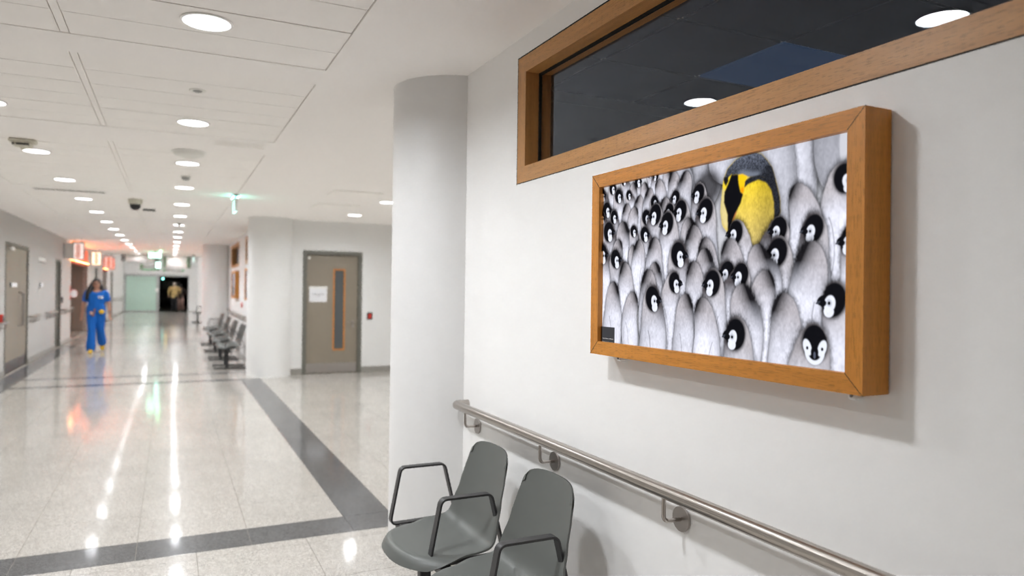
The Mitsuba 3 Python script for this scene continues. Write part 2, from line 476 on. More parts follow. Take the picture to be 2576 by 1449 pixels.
def oak_window(name, y0, y1, label, full):
    k = sthing(name, label)
    t = 0.078
    xo, xi = XW - .001, XW + WT + .012
    yi0, yi1, zi0, zi1 = y0 + t, y1 - t, WZ0 + t - .006, WZ1 - t + .002
    e = .006
    g0, g1, gw = XW - .0006, XW + .004, .0065
    for bounds in ((g0, g1, y1, y1 + gw, WZ0 - gw, WZ1 + gw), (g0, g1, y0 - gw, y0, WZ0 - gw, WZ1 + gw), (g0, g1, y0, y1, WZ1, WZ1 + gw), (g0, g1, y0, y1, WZ0 - gw * .6, WZ0)):
        put('shadow_gap', box(*bounds), 'mat_matte_black', k)
    put('frame_rail', prism_rail(xo, xi, y0, y1, WZ0, zi0, t), 'mat_oak_y', k)
    put('frame_rail', prism_rail(xo, xi, y0, y1, WZ1, zi1, t), 'mat_oak_y', k)
    put('frame_stile', prism_x([(y1, WZ0), (y1, WZ1), (yi1, zi1), (yi1, zi0)], xo, xi), 'mat_oak_z', k)
    put('frame_stile', prism_x([(y0, WZ0), (yi0, zi0), (yi0, zi1), (y0, WZ1)], xo, xi), 'mat_oak_z', k)
    xg = 1.533
    put('gasket', cat(box(xg - .006, xg + .006, yi1 - .010, yi1 + .001, zi0, zi1), box(xg - .006, xg + .006, yi0 - .001, yi0 + .010, zi0, zi1),
                      box(xg - .006, xg + .006, yi0, yi1, zi0 - .001, zi0 + .010), box(xg - .006, xg + .006, yi0, yi1, zi1 - .010, zi1 + .001)), 'mat_matte_black', k)
    pane = trimesh.Trimesh([[xg, yi0, zi0], [xg, yi1, zi0], [xg, yi1, zi1], [xg, yi0, zi1]], [[0, 2, 1], [0, 3, 2]], process=False)
    put('pane', pane, 'mat_pane', k)
    return k


def prism_rail(x0, x1, y0, y1, zo, zi, t):
    return prism_x([(y0, zo), (y1, zo), (y1 - t, zi), (y0 + t, zi)], x0, x1)


scene['mat_pane'] = {'type': 'thindielectric', 'int_ior': 1.52, 'specular_reflectance': {'type': 'rgb', 'value': [.62, .71, .85]}}
oak_window('window_1', *WIN[0], 'long high window with an oak frame above the penguin picture', True)
oak_window('window_2', *WIN[1], 'edge of an oak-framed high window just beyond the far white column', False)
oak_window('window_3', *WIN[2], 'far oak-framed high window above the row of grey chairs', False)
for q, (ya, yb) in enumerate(WIN[1:]):
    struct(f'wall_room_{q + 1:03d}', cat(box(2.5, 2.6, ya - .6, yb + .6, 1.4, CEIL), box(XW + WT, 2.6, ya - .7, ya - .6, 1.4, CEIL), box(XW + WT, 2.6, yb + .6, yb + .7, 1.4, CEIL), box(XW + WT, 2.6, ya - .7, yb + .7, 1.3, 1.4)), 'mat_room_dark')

# ------------------------------------------------------------------ doors
# door_1: taupe door with a vision panel in the recess
YD = 12.68
d1 = sthing('door_1', 'taupe door with a tall narrow glass panel and a steel kick plate')
put('frame', cat(cbox(2.07, 2.135, YD - .016, YD + .11, 0.001, 2.156), cbox(3.039, 3.104, YD - .016, YD + .11, 0.001, 2.156), cbox(2.07, 3.104, YD - .016, YD + .11, 2.088, 2.156)), 'mat_door_frame', d1)
lx0, lx1, ly = 2.139, 3.035, YD + .030
gx0, gx1, gz0, gz1 = 2.600, 2.812, .40, 1.845
leaf = put('leaf', cat(cbox(lx0, gx0, ly, ly + .044, .006, 2.084, .002), cbox(gx1, lx1, ly, ly + .044, .006, 2.084, .002), box(gx0, gx1, ly, ly + .044, .006, gz0), box(gx0, gx1, ly, ly + .044, gz1, 2.084)), 'mat_door_taupe', d1)
b = .026
put('glazing_bead', cat(cbox(gx0, gx0 + b, ly - .010, ly + .02, gz0, gz1), cbox(gx1 - b, gx1, ly - .010, ly + .02, gz0, gz1), cbox(gx0, gx1, ly - .010, ly + .02, gz0, gz0 + b), cbox(gx0, gx1, ly - .010, ly + .02, gz1 - b, gz1)), 'mat_bead_z', leaf)
put('vision_pane', box(gx0 + b, gx1 - b, ly + .012, ly + .018, gz0 + b, gz1 - b), 'mat_glass_grey', leaf)
put('kick_plate', cbox(lx0 + .004, lx1 - .004, ly - .0025, ly + .001, .012, .178, .001), 'mat_steel_plate', leaf)
put('lever_handle', cat(tube([[2.955, ly, .905], [2.955, ly - .055, .905]], .010), tube(fillet([[2.955, ly - .05, .905], [2.86, ly - .055, .905], [2.85, ly - .055, .905]], .02), .009), moved(lathe([(0, 0), (.026, 0), (.026, .008), (0, .008)]), 2.955, ly, .905, (90, [1, 0, 0])), cbox(2.935, 2.975, ly - .004, ly, .80, .86, .002)), 'mat_steel_plate', leaf, smooth=40)
put('fire_disc', moved(lathe([(0, 0), (.026, 0), (.026, .002), (0, .003)]), 2.178, ly, 2.03, (90, [1, 0, 0])), 'mat_plastic_white', leaf)
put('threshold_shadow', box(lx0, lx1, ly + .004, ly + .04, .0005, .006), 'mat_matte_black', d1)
k = thing('paper_notice', 'white paper notice taped to the taupe door left of its glass panel', 'notice')
put('sheet', cbox(2.185, 2.492, ly - .003, ly - .001, 1.258, 1.50, .0005), 'mat_paper', k)
put('header_strip', cbox(2.180, 2.497, ly - .005, ly - .001, 1.485, 1.53, .001), 'mat_trim_white', k)
for z, a, c in ((1.398, 2.235, 2.445), (1.386, 2.245, 2.435), (1.362, 2.305, 2.37)):
    put('print_line', box(a, c, ly - .0036, ly - .003, z - .004, z + .004), 'mat_print_grey', k)
k = thing('call_button', 'red emergency button on a black plate on the wall right of the taupe door', 'button')
put('plate', cbox(3.205, 3.30, YD - .018, YD - .0005, .945, 1.068), 'mat_black', k)
put('button', cat(cbox(3.222, 3.283, YD - .026, YD - .017, .965, 1.047, .004), moved(lathe([(0, 0), (.016, 0), (.016, .006), (0, .006)]), 3.252, YD - .025, 1.005, (90, [1, 0, 0]))), 'mat_red', k)

# door_2: wide double door on the left wall
d2 = sthing('door_2', 'taupe double door with steel pull handles on the left wall')
ya, yb = DOOR2
put('frame', cat(cbox(XL - .1, XL + .010, ya, ya + .06, 0.001, 2.20), cbox(XL - .1, XL + .010, yb - .06, yb, 0.001, 2.20), cbox(XL - .1, XL + .010, ya, yb, 2.14, 2.20)), 'mat_door_frame', d2)
ym = ya + 1.30
for q, (a, c) in enumerate(((ya + .063, ym - .002), (ym + .002, yb - .063))):
    lf = put('leaf', cbox(XL - .056, XL - .012, a, c, .008, 2.136, .002), 'mat_door_taupe', d2)
    put('kick_plate', cbox(XL - .013, XL - .0095, a + .004, c - .004, .012, .20, .001), 'mat_steel_dark', lf)
    yh = ym - .07 if q == 0 else ym + .07
    put('pull_handle', tube(fillet([[XL - .015, yh, 1.36], [XL + .055, yh, 1.36], [XL + .055, yh, .77], [XL - .015, yh, .77]], .03), .012), 'mat_steel_plate', lf, smooth=40)
    for z in (.25, 1.62, 1.86):
        yy = a + .012 if q == 0 else c - .012
        put('hinge', moved(trimesh.creation.cylinder(.012, .11, sections=10), XL - .004, yy, z), 'mat_grey_dark', lf)
put('door_closer', cbox(XL - .012, XL + .035, ya + .35, ya + .60, 2.07, 2.13, .006), 'mat_trim_white', d2)
k = thing('door_plate', 'small white and black name plate on the taupe double door', 'sign')
put('plate', cbox(XL - .013, XL - .008, ya + .62, ya + 1.08, 1.455, 1.525, .001), 'mat_paper', k)
put('symbol', box(XL - .0085, XL - .0075, ya + .45, ya + .60, 1.45, 1.53), 'mat_black', k)

# door_3: dark door further along
d3 = sthing('door_3', 'narrow dark olive door on the left wall between handrails')
ya, yb = DOOR3
put('frame', cat(cbox(XL - .1, XL + .008, ya, ya + .06, 0.001, 2.11), cbox(XL - .1, XL + .008, yb - .06, yb, 0.001, 2.11), cbox(XL - .1, XL + .008, ya, yb, 2.05, 2.11)), 'mat_door_frame', d3)
lf = put('leaf', cbox(XL - .07, XL - .03, ya + .062, yb - .062, .006, 2.048), 'mat_door_dark', d3)
put('lever_handle', tube([[XL - .03, yb - .14, 1.0], [XL + .03, yb - .14, 1.0], [XL + .03, yb - .26, 1.0]], .010), 'mat_steel_plate', lf)
one('card_reader', cbox(XL + .001, XL + .03, yb + .10, yb + .20, 1.05, 1.20), 'mat_black', 'small black card reader on the wall beside the narrow dark door', 'card reader')
for q, (ya, yb) in enumerate(((29.1, 29.9), (36.6, 37.5))):
    d = sthing(f'door_{4 + q}', ('dark door on the left wall beyond the red canopy', 'farthest dark door on the left wall')[q])
    put('frame', cat(cbox(XL - .1, XL + .008, ya, ya + .06, 0.001, 2.15), cbox(XL - .1, XL + .008, yb - .06, yb, 0.001, 2.15), cbox(XL - .1, XL + .008, ya, yb, 2.09, 2.15)), 'mat_door_frame', d)
    put('leaf', cbox(XL - .07, XL - .03, ya + .062, yb - .062, .006, 2.088), 'mat_door_dark', d)

# door_6: sliding door in the end wall
d6 = sthing('door_6', 'sliding door of frosted green glass standing half open in the end wall')
put('frame', cat(cbox(-2.40, -2.32, YE - .03, YE + .1, 0.001, 2.19), cbox(-.74, -.60, YE - .03, YE + .1, 0.001, 2.19), cbox(.92, .96, YE - .03, YE + .1, 0.001, 2.19), cbox(-2.40, .96, YE - .06, YE + .1, 2.07, 2.19), cbox(-2.32, -.74, YE - .03, YE + .08, 0.001, .07)), 'mat_grey_mid', d6)
for q, (z0, z1) in enumerate(((.07, .78), (.80, 1.36), (1.38, 2.07))):
    put('glass_panel', box(-2.315, -.745, YE + .01, YE + .03, z0, z1), 'mat_glass_frosted', d6)
put('glazing_bar', cat(box(-2.315, -.745, YE + .008, YE + .032, .78, .80), box(-2.315, -.745, YE + .008, YE + .032, 1.36, 1.38)), 'mat_glass_frosted', d6)
put('control_box', cbox(-.80, -.64, YE - .06, YE - .03, 1.17, 1.36), 'mat_trim_white', d6)

# ------------------------------------------------------------------ ceiling lights


def light_disc(r):
    return disc(r, 0, 40)


RING = mikit.ply(lathe([(.0985, -.001), (.100, -.0045), (.110, -.004), (.112, 0), (.103, 0), (.0985, -.001)], 40), 'mat_trim_white', smooth=40)
CAN = mikit.ply(lathe([(.0985, -.001), (.0985, .034), (.0, .036), (0, .040), (.1015, .040), (.1015, 0), (.0985, -.001)], 40), 'mat_baffle', smooth=30)
ORD = ['first', 'second', 'third', 'fourth', 'fifth', 'sixth', 'seventh', 'eighth', 'ninth', 'tenth', 'eleventh', 'twelfth', 'thirteenth', 'fourteenth', 'fifteenth', 'sixteenth', 'seventeenth']
WARM = (1.0, 1.03, 1.065)


def downlight(x, y, z, lab, group, power=LAMP, weight=1.0, tint=WARM):
    k = thing('downlight', lab, 'ceiling light', group)
    scene[k + '__trim_ring'] = {**RING, 'to_world': T().translate([x, y, z])}
    if z < 3:
        scene[k + '__housing'] = {**CAN, 'to_world': T().translate([x, y, z])}
    scene[k + '__diffuser'] = emit(moved(light_disc(.098), x, y, z + (.030 if z < 3 else -.005)), [power * c for c in tint], weight=weight)


for side, x in (('right', .130), ('left', -1.085)):
    n = 0
    for y in LY:
        seen = y > (3 if side == 'right' else 5)
        w = 3.0 if y < 12 else (1.2 if y < 20 else .6)
        if seen:
            lab = f'round glowing downlight, {ORD[n]} from the front in the {side} ceiling row'
            n += 1
        else:
            lab = f'round glowing downlight of the {side} ceiling row, mirrored in the high window' if x > 0 and y > 1 else f'round glowing downlight of the {side} row just outside the picture'
        downlight(x, y, CEIL, lab, f'downlights of the {side} ceiling row', weight=w, power=LAMP * (.5 if y < 0 else 1) * (1 if x > 0 else .60) * (1.28 if x > 0 and 0 < y < 4 else 1))
for q, y in enumerate((5.6, 7.5, 9.43, 11.35)):
    lab = ('nearest downlight of the recess row, behind the near column', 'second downlight of the recess row, behind the near column', 'bright oval downlight touching the edge of the near white column', 'bright oval downlight in the recess above the taupe door')[q]
    downlight(2.645, y, CEIL, lab, 'downlights over the recess', weight=1.5, power=LAMP * .95)
for q, (x, y) in enumerate(((-1.2, 33), (.3, 33), (-1.2, 37), (.3, 37), (-1.2, 41), (.3, 41), (-1.2, 44.3), (.3, 44.3))):
    downlight(x, y, 3.30, f'{ORD[q // 2]} {("left", "right")[q % 2]} downlight in the raised far ceiling before the sliding door', 'downlights in the raised far ceiling', weight=.4, power=LAMP * 1.3)

# ceiling fittings
k = thing('sprinkler', 'small grey recessed sprinkler between the two nearest right-row downlights', 'sprinkler')
put('rose', moved(lathe([(.028, -.004), (.045, -.006), (.048, 0), (.028, .0)], 32), .13, 4.67, CEIL + .002), 'mat_plastic_white', k, smooth=40)
put('cap', moved(lathe([(0, -.010), (.020, -.010), (.027, -.002), (.027, 0)], 24), .13, 4.67, CEIL + .002), 'mat_grey_mid', k, smooth=40)
k = thing('ceiling_speaker', 'shallow white dome on the ceiling behind the third right-row downlight', 'ceiling speaker')
put('dome', moved(lathe([(0, -.050), (.07, -.047), (.115, -.032), (.128, -.012), (.130, 0), (0, 0)], 40), .13, 6.83, CEIL), 'mat_plastic_white', k, smooth=40)
put('rim', moved(lathe([(.128, -.008), (.140, -.006), (.142, 0), (.128, 0)], 40), .13, 6.83, CEIL), 'mat_trim_white', k, smooth=40)
for y, lab in ((8.35, 'small smoke detector just behind the fourth right-row downlight'), (14.6, 'tiny smoke detector far along the right ceiling row')):
    k = thing('smoke_detector', lab, 'smoke detector')
    put('base', moved(lathe([(0, -.012), (.052, -.012), (.055, 0), (0, 0)], 28), .13, y, CEIL), 'mat_plastic_white', k, smooth=40)
    put('head', moved(lathe([(0, -.045), (.028, -.042), (.042, -.025), (.044, -.012), (0, -.012)], 28), .13, y, CEIL), 'mat_grey_mid', k, smooth=40)
k = thing('motion_detector', 'cream box detector with a dark slot on the ceiling at the left', 'motion detector')
put('housing', moved(cat(cbox(-.095, .095, -.05, .05, -.030, 0, .008), cbox(-.07, .07, -.055, .04, -.062, -.026, .014)), -1.10, 6.93, CEIL), 'mat_plastic_cream', k)
put('slot', moved(cat(cbox(-.04, .05, -.0585, -.05, -.052, -.036, .002), cbox(-.066, -.05, -.0585, -.05, -.052, -.036, .002)), -1.10, 6.93, CEIL), 'mat_black', k)
put('nozzle', moved(lathe([(0, -.085), (.012, -.084), (.022, -.060), (.022, -.055), (0, -.055)], 20), -1.10, 6.93, CEIL), 'mat_plastic_cream', k, smooth=40)
k = thing('security_camera', 'black dome camera on a pale mount in the middle of the ceiling', 'security camera')
put('mount', moved(lathe([(0, -.075), (.075, -.070), (.088, -.045), (.092, 0), (0, 0)], 32), -.45, 10.95, CEIL), 'mat_plastic_cream', k, smooth=40)
put('dome', moved(lathe([(0, -.150), (.03, -.145), (.055, -.125), (.067, -.095), (.068, -.070), (0, -.070)], 32), -.45, 10.95, CEIL), 'mat_black', k, smooth=40)
put('stub', cbox(-.36, -.20, 10.93, 10.96, CEIL - .15, CEIL - .12), 'mat_grey_dark', k)
for (x, y), lab in (((2.05, 8.80), 'faint square access panel in the recess ceiling, nearer of two'), ((2.12, 10.25), 'faint square access panel in the recess ceiling, farther of two')):
    k = thing('access_panel', lab, 'access panel')
    put('cover', moved(cbox(-.30, .30, -.24, .24, -.010, 0, .003), x, y, CEIL), 'mat_panel', k)
    put('catch', moved(disc(.012, -.0105, 12), x + .2, y), 'mat_grey_mid', k)
for y, x0, x1, lab in ((10.36, -1.55, -.75, 'dark slot diffuser in the plain band right of the left-row downlights'), (6.28, .30, .70, 'pale slot diffuser in the plain ceiling band at the right')):
    k = thing('slot_diffuser', lab, 'air diffuser')
    put('frame', cat(cbox(x0, x1, y - .10, y - .07, CEIL - .004, CEIL + .001, .001), cbox(x0, x1, y + .07, y + .10, CEIL - .004, CEIL + .001, .001)), 'mat_panel', k)
    put('vane', cat(*[box(x0 + .02, x1 - .02, y - .05 + .025 * i, y - .035 + .025 * i, CEIL - .003, CEIL - .0005) for i in range(5)]), 'mat_grey_mid' if x0 < 0 else 'mat_panel', k)

# ------------------------------------------------------------------ handrails


def handrail(name, x, y0, y1, z, out, brackets, label, near=False, r=.0225, ends=(1, 1)):
    """rail along y at x; the wall lies at x + out"""
    k = thing(name, label, 'handrail')
    pts = []
    if ends[1]:
        pts.append([x + out, y1, z])
    pts += [[x, y1, z], [x, y0, z]]
    if ends[0]:
        pts.append([x + out, y0, z])
    put('rail', tube(fillet(pts, .035, 8), r, 24 if near else 10), 'mat_steel', k, smooth=50)
    for y in brackets:
        br = put('bracket', tube(fillet([[x, y, z - r * .6], [x, y, z - .095], [x + out, y, z - .095]], .022, 7), .0065 if near else .008, 12 if near else 6), 'mat_steel', k, smooth=50)
        s = 1 if out > 0 else -1
        pl = lathe([(0, 0), (.036, 0), (.039, .002), (.039, .009), (0, .009)], 40 if near else 14)
        pl.apply_transform(trimesh.transformations.rotation_matrix(math.pi / 2 * (-s), [0, 1, 0]))
        scene[key(br + '__wall_plate')] = mikit.ply(moved(pl, x + out - .0005 * s, y, z - .095), 'mat_steel_plate', smooth=40)
    return k


handrail('handrail', 1.385, -1.2, 3.56, .885, .075, [3.415, 2.588, 1.772, .95, .12], 'brushed steel handrail on the near wall, running under the penguin picture', near=True, ends=(0, 1))
handrail('handrail', 1.385, 13.1, 20.6, .885, .075, [13.6, 15.2, 16.8, 18.4, 20.0], 'steel handrail on the far right wall behind the row of grey chairs')
for (a, c), lab in (((11.0, 13.80), 'steel handrail at the left edge, ending before the taupe double door'), ((16.15, 17.0), 'short steel handrail right of the taupe double door'), ((18.15, 19.45), 'steel handrail ending at the narrow dark door'),
                    ((20.55, 22.3), 'steel handrail between the narrow dark door and the red canopy'), ((38, 45), 'far steel handrail on the left wall behind the person in blue scrubs')):
    handrail('handrail', XL + .075, a, c, .885, -.075, [a + .15, (a + c) / 2, c - .15], lab)

# things on the left wall
k = thing('alarm_box', 'small dark red box on the left wall at the very edge', 'alarm point')
put('box', cbox(XL + .001, XL + .04, 13.58, 13.68, .88, 1.02), 'mat_red', k)
put('face', cbox(XL + .039, XL + .044, 13.60, 13.66, .91, .99, .002), 'mat_black', k)
k = thing('wall_sign', 'thin pale sign high on the left wall between the doors', 'sign')
put('board', cbox(XL + .001, XL + .012, 17.15, 18.0, 1.99, 2.06), 'mat_trim_white', k)
put('lower_strip', cbox(XL + .001, XL + .010, 17.15, 18.0, 1.955, 1.968, .002), 'mat_grey_mid', k)
k = thing('room_sign', 'small white room sign with a black square on the left wall between the doors', 'sign')
put('board', cbox(XL + .001, XL + .010, 17.30, 17.72, 1.45, 1.54), 'mat_paper', k)
put('symbol', box(XL + .009, XL + .0115, 17.30, 17.44, 1.45, 1.54), 'mat_grey_dark', k)
k = thing('projecting_sign', 'blank pale grey sign projecting from the left wall above the narrow dark door', 'sign')
put('board', cbox(XL + .02, XL + .22, 20.9, 20.93, 2.16, 2.56), 'mat_plastic_white', k)
put('wall_plate', cbox(XL + .0005, XL + .02, 20.86, 20.97, 2.16, 2.56), 'mat_grey_mid', k)
k = thing('round_sign', 'round white sign with a red edge at the corner of the left wall', 'sign')
def turned(m, a):
    m = moved(m, rot=(90, [1, 0, 0]))
    return moved(moved(m, rot=(a, [0, 0, 1])), XL + .075, 22.33, 1.27)


put('disc', turned(lathe([(0, 0), (.105, 0), (.105, .006), (0, .006)], 40), 42), 'mat_paper', k)
put('red_backing', cbox(XL + .001, XL + .008, 22.24, 22.395, 1.10, 1.48, .002), 'mat_red', k)
put('red_edge', turned(lathe([(.104, -.003), (.115, -.003), (.115, .008), (.104, .008), (.104, -.003)], 40), 42), 'mat_red', k)

# ------------------------------------------------------------------ red canopies and hanging signs on the left


def canopy(y0, y1, z0, z1, label, lamp):
    k = thing('canopy', label, 'canopy')
    put('fascia', cat(cbox(XL - .10, XL + .05, y0, y1, z0, z0 + .07), cbox(XL - .10, XL + .012, y0, y1, z0 + .07, z1)), 'mat_red_panel', k)
    scene[k + '__light_strip'] = emit(cbox(XL + .018, XL + .046, y0 + .05, y1 - .05, z0 + .072, z0 + .084, .004), lamp, weight=.8)
    return k


canopy(22.42, 26.58, 2.10, 2.60, 'red canopy with a glowing orange light strip over the opening in the left wall', (15, 3.6, .7))
canopy(32.4, 34.2, 2.10, 2.6, 'smaller red canopy farther along the left wall', (10, 2.4, .5))


def hanging_sign(x0, x1, y, z0, z1, label, glow, ceil=CEIL):
    k = thing('hanging_sign', label, 'sign', 'lit orange signs hanging over the left side')
    put('frame', cat(cbox(x0, x0 + .018, y, y + .06, z0, z1), cbox(x1 - .018, x1, y, y + .06, z0, z1), cbox(x0, x1, y, y + .06, z0, z0 + .018), cbox(x0, x1, y, y + .06, z1 - .035, z1)), 'mat_steel_dark', k)
    scene[k + '__lit_panel'] = emit(box(x0 + .016, x1 - .016, y + .012, y + .05, z0 + .016, z1 - .03), glow, weight=.5)
    xm, h = (x0 + x1) / 2, z1 - z0 - .09
    for i in range(11):                      # the column of print on the panel, too blurred to read
        w = .042 + .022 * ((i * 7) % 5) / 4
        put('print_line', box(xm - w, xm + w, y + .006, y + .0115, z0 + .045 + h * i / 11, z0 + .045 + h * (i + .62) / 11), 'mat_orange_print', k)
    for xx in (x0 + .06, x1 - .06):
        put('hanger', tube([[xx, y + .03, z1 - .01], [xx, y + .03, ceil + .004]], .006, 6), 'mat_steel_dark', k)


hanging_sign(-2.27, -1.995, 21.0, 2.14, 2.60, 'orange and white lit hanging sign, nearest of the four on the left', (.15, .115, .105))
hanging_sign(-2.46 + .10, -2.08, 27.0, 2.16, 2.62, 'brightest yellowish lit hanging sign, second of the four on the left', (.36, .25, .17))
hanging_sign(-2.33, -2.04, 31.6, 2.16, 2.66, 'red lit hanging sign, third of the four on the left', (.16, .06, .045), 3.3)
hanging_sign(-2.28, -2.10, 33.6, 2.16, 2.66, 'narrow red lit hanging sign, farthest of the four on the left', (.18, .045, .03), 3.3)
k = thing('beacon_post', 'glowing orange lamp post at the corner by the nearest hanging sign', 'lamp')
put('post', cbox(XL + .005, XL + .08, 22.36, 22.40, 2.14, 2.64), 'mat_red_panel', k)
for z in (2.60, 2.50, 2.20):
    scene[key(k + '__lamp')] = emit(moved(trimesh.creation.icosphere(2, .028), XL + .045, 22.335, z), (9, 2.6, .7) if z > 2.3 else (9, 4.5, 1.5), weight=.4)

# ------------------------------------------------------------------ direction signs across the corridor
YSG = 29.6


def bank(x0, x1, z0, z1, label, caps, body='mat_trim_white', capm='mat_green_dark', y=YSG):
    k = thing('direction_sign', label, 'sign')
    put('panel', cbox(x0 + caps[0], x1 - caps[1], y, y + .05, z0, z1), body, k)
    for a, c in ((x0, x0 + caps[0]), (x1 - caps[1], x1)):
        e = put('end_panel', cbox(a, c, y - .006, y + .055, z0, z1), capm, k)
        n = max(1, int((z1 - z0) / .09))
        for i in range(n):
            zz = z0 + (z1 - z0) * (i + .5) / n
            put('arrow', box(a + .03, c - .03, y - .008, y - .0055, zz - .012, zz + .008), 'mat_print_white', e)
    for xx in (x0 + .2, x1 - .2):
        put('hanger', tube([[xx, y + .025, z1 - .005], [xx, y + .025, CEIL + .004]], .006, 6), 'mat_steel_dark', k)
    for i in range(3):
        put('print_line', box(x0 + caps[0] + .08, x1 - caps[1] - .25 - .1 * i, y - .002, y + .0005, z0 + (z1 - z0) * (i + .4) / 3, z0 + (z1 - z0) * (i + .55) / 3), 'mat_print_grey', k)
    return k


bank(-1.64, -.42, 2.40, 2.64, 'long white direction sign with dark ends hanging at the left of the corridor', (.13, .12), capm='mat_grey_dark')
bank(-.27, .67, 2.20, 2.62, 'tall white direction sign with dark green ends hanging at the right of the corridor', (.11, .12))
k = bank(-1.03, -.38, 2.09, 2.31, 'lower direction sign with a green border under the left white sign', (.09, .09), body='mat_grey_mid', y=YSG - .09)
put('green_strip', cbox(-.94, -.47, YSG - .094, YSG - .036, 2.09, 2.125), 'mat_green_print', k)
k = thing('name_sign', 'slim grey sign with green ends under the right white sign', 'sign')
put('panel', cbox(-.20, .38, YSG, YSG + .04, 2.08, 2.135), 'mat_grey_mid', k)
put('end_block', cbox(-.26, -.20, YSG - .004, YSG + .044, 2.06, 2.14), 'mat_green_print', k)
put('end_block', cbox(.38, .44, YSG - .004, YSG + .044, 2.06, 2.14), 'mat_green_print', k)
for xx in (-.1, .26):
    put('strap', box(xx, xx + .02, YSG + .01, YSG + .03, 2.13, 2.199), 'mat_steel_dark', k)

# exit signs


def runner_man(s=1.0):
    """the running figure and the doorway of an exit sign in the x z plane, about 0.1 high"""
    def limb(a, b, w):
        a, b = np.array(a), np.array(b)
        d = (b - a) / np.linalg.norm(b - a)
        n = np.array([-d[1], d[0]]) * w / 2
        return [a + n, b + n, b - n, a - n]
    import shapely
    polys = [shapely.Point(.012, .088).buffer(.009), shapely.Polygon(limb((.004, .074), (-.008, .042), .017)), shapely.Polygon(limb((-.008, .044), (.012, .028), .011)), shapely.Polygon(limb((.012, .028), (.004, .006), .010)),
             shapely.Polygon(limb((-.010, .042), (-.016, .020), .011)), shapely.Polygon(limb((-.016, .020), (-.038, .016), .009)), shapely.Polygon(limb((.006, .072), (.026, .058), .008)), shapely.Polygon(limb((.002, .072), (-.022, .062), .008)), shapely.Polygon(limb((-.022, .062), (-.024, .046), .008))]
    g = shapely.union_all([p.buffer(.0004) for p in polys])
    return cat(*[trimesh.creation.extrude_polygon(q, .002, engine='earcut') for q in getattr(g, 'geoms', [g])]).apply_scale(s)


GREEN = (.10, 1.05, .55)
k = thing('exit_sign', 'thin green exit sign hanging edge-on from the ceiling near the far column', 'exit sign')
XE = .735
put('bracket', cat(cbox(XE - .035, XE + .035, 9.62, 9.98, CEIL - .022, CEIL + .001), tube([[XE, 9.8, CEIL - .02], [XE, 9.8, CEIL - .06]], .009, 8)), 'mat_grey_mid', k)
put('housing', cat(cbox(XE - .018, XE + .018, 9.62, 9.98, 2.605, 2.63), cbox(XE - .018, XE + .018, 9.614, 9.622, 2.465, 2.63, .002), cbox(XE - .018, XE + .018, 9.978, 9.986, 2.465, 2.63, .002)), 'mat_trim_white', k)
for s in (-1, 1):
    a, c = XE + s * .004, XE + s * .016
    scene[key(k + '__lit_face')] = emit(box(min(a, c), max(a, c), 9.622, 9.978, 2.465, 2.605), (.07, .30, .235), weight=.6)
    fig = runner_man(1.1)
    fig.vertices = np.stack([s * fig.vertices[:, 2], fig.vertices[:, 0], fig.vertices[:, 1]], 1)
    put('running_figure', moved(fig, XE + s * .0165, 9.75, 2.478), 'mat_print_white', k)
    sp = emit(moved(box(-.004, .004, -.17, .17, -.004, .004), XE + s * .030, 9.8, CEIL - .026), (1.3, 8, 6), weight=.5)
    scene[key(k + '__downlight_bar')] = sp
k = thing('exit_sign', 'bright green double exit sign hanging over the middle of the corridor', 'exit sign')
YX = 26.9
put('housing', cat(cbox(-.69, -.30, YX, YX + .05, 2.44, 2.462), cbox(-.69, -.30, YX, YX + .05, 2.622, 2.645), cbox(-.69, -.675, YX, YX + .05, 2.44, 2.645), cbox(-.315, -.30, YX, YX + .05, 2.44, 2.645), cbox(-.507, -.487, YX, YX + .05, 2.44, 2.645)), 'mat_green_print', k)
for a, c in ((-.675, -.507), (-.487, -.315)):
    f = key(k + '__lit_face')
    scene[f] = emit(box(a, c, YX + .006, YX + .04, 2.462, 2.622), (.6, 1.9, 1.2), weight=.5)
    fig = runner_man(1.3)
    fig.vertices = np.stack([fig.vertices[:, 0], -fig.vertices[:, 2], fig.vertices[:, 1]], 1)
    put('running_figure', moved(fig, (a + c) / 2, YX + .0055, 2.475), 'mat_green_print', k)
put('hanger', cbox(-.53, -.46, YX, YX + .05, 2.64, CEIL + .004), 'mat_steel_dark', k)
k = thing('indicator_light', 'round bright green lamp on the ceiling right of the double exit sign', 'lamp')
put('holder', cbox(-.35, -.28, 26.0, 26.06, 2.645, CEIL + .002), 'mat_grey_mid', k)
scene[k + '__bulb'] = emit(moved(trimesh.creation.icosphere(2, .024), -.315, 25.985, 2.640), (1.5, 10, 3), weight=.4)
k = thing('exit_sign', 'small pale green exit sign between the two white direction signs', 'exit sign')
put('housing', cbox(-.50, -.335, 28.6, 28.64, 2.14, 2.40), 'mat_green_print', k)
scene[k + '__lit_face'] = emit(box(-.485, -.35, 28.592, 28.599, 2.16, 2.36), (.7, 1.7, 1.45), weight=.4)
put('hanger', tube([[-.42, 28.62, 2.395], [-.42, 28.62, CEIL + .004]], .008, 6), 'mat_steel_dark', k)
k = thing('exit_sign', 'pale far exit sign seen edge-on at the right of the direction signs', 'exit sign')
put('bracket', cbox(.72, .80, 29.0, 29.35, 2.60, CEIL + .002), 'mat_grey_mid', k)
scene[k + '__lit_face'] = emit(box(.745, .775, 29.0, 29.35, 2.44, 2.60), (.12, .25, .23), weight=.3)
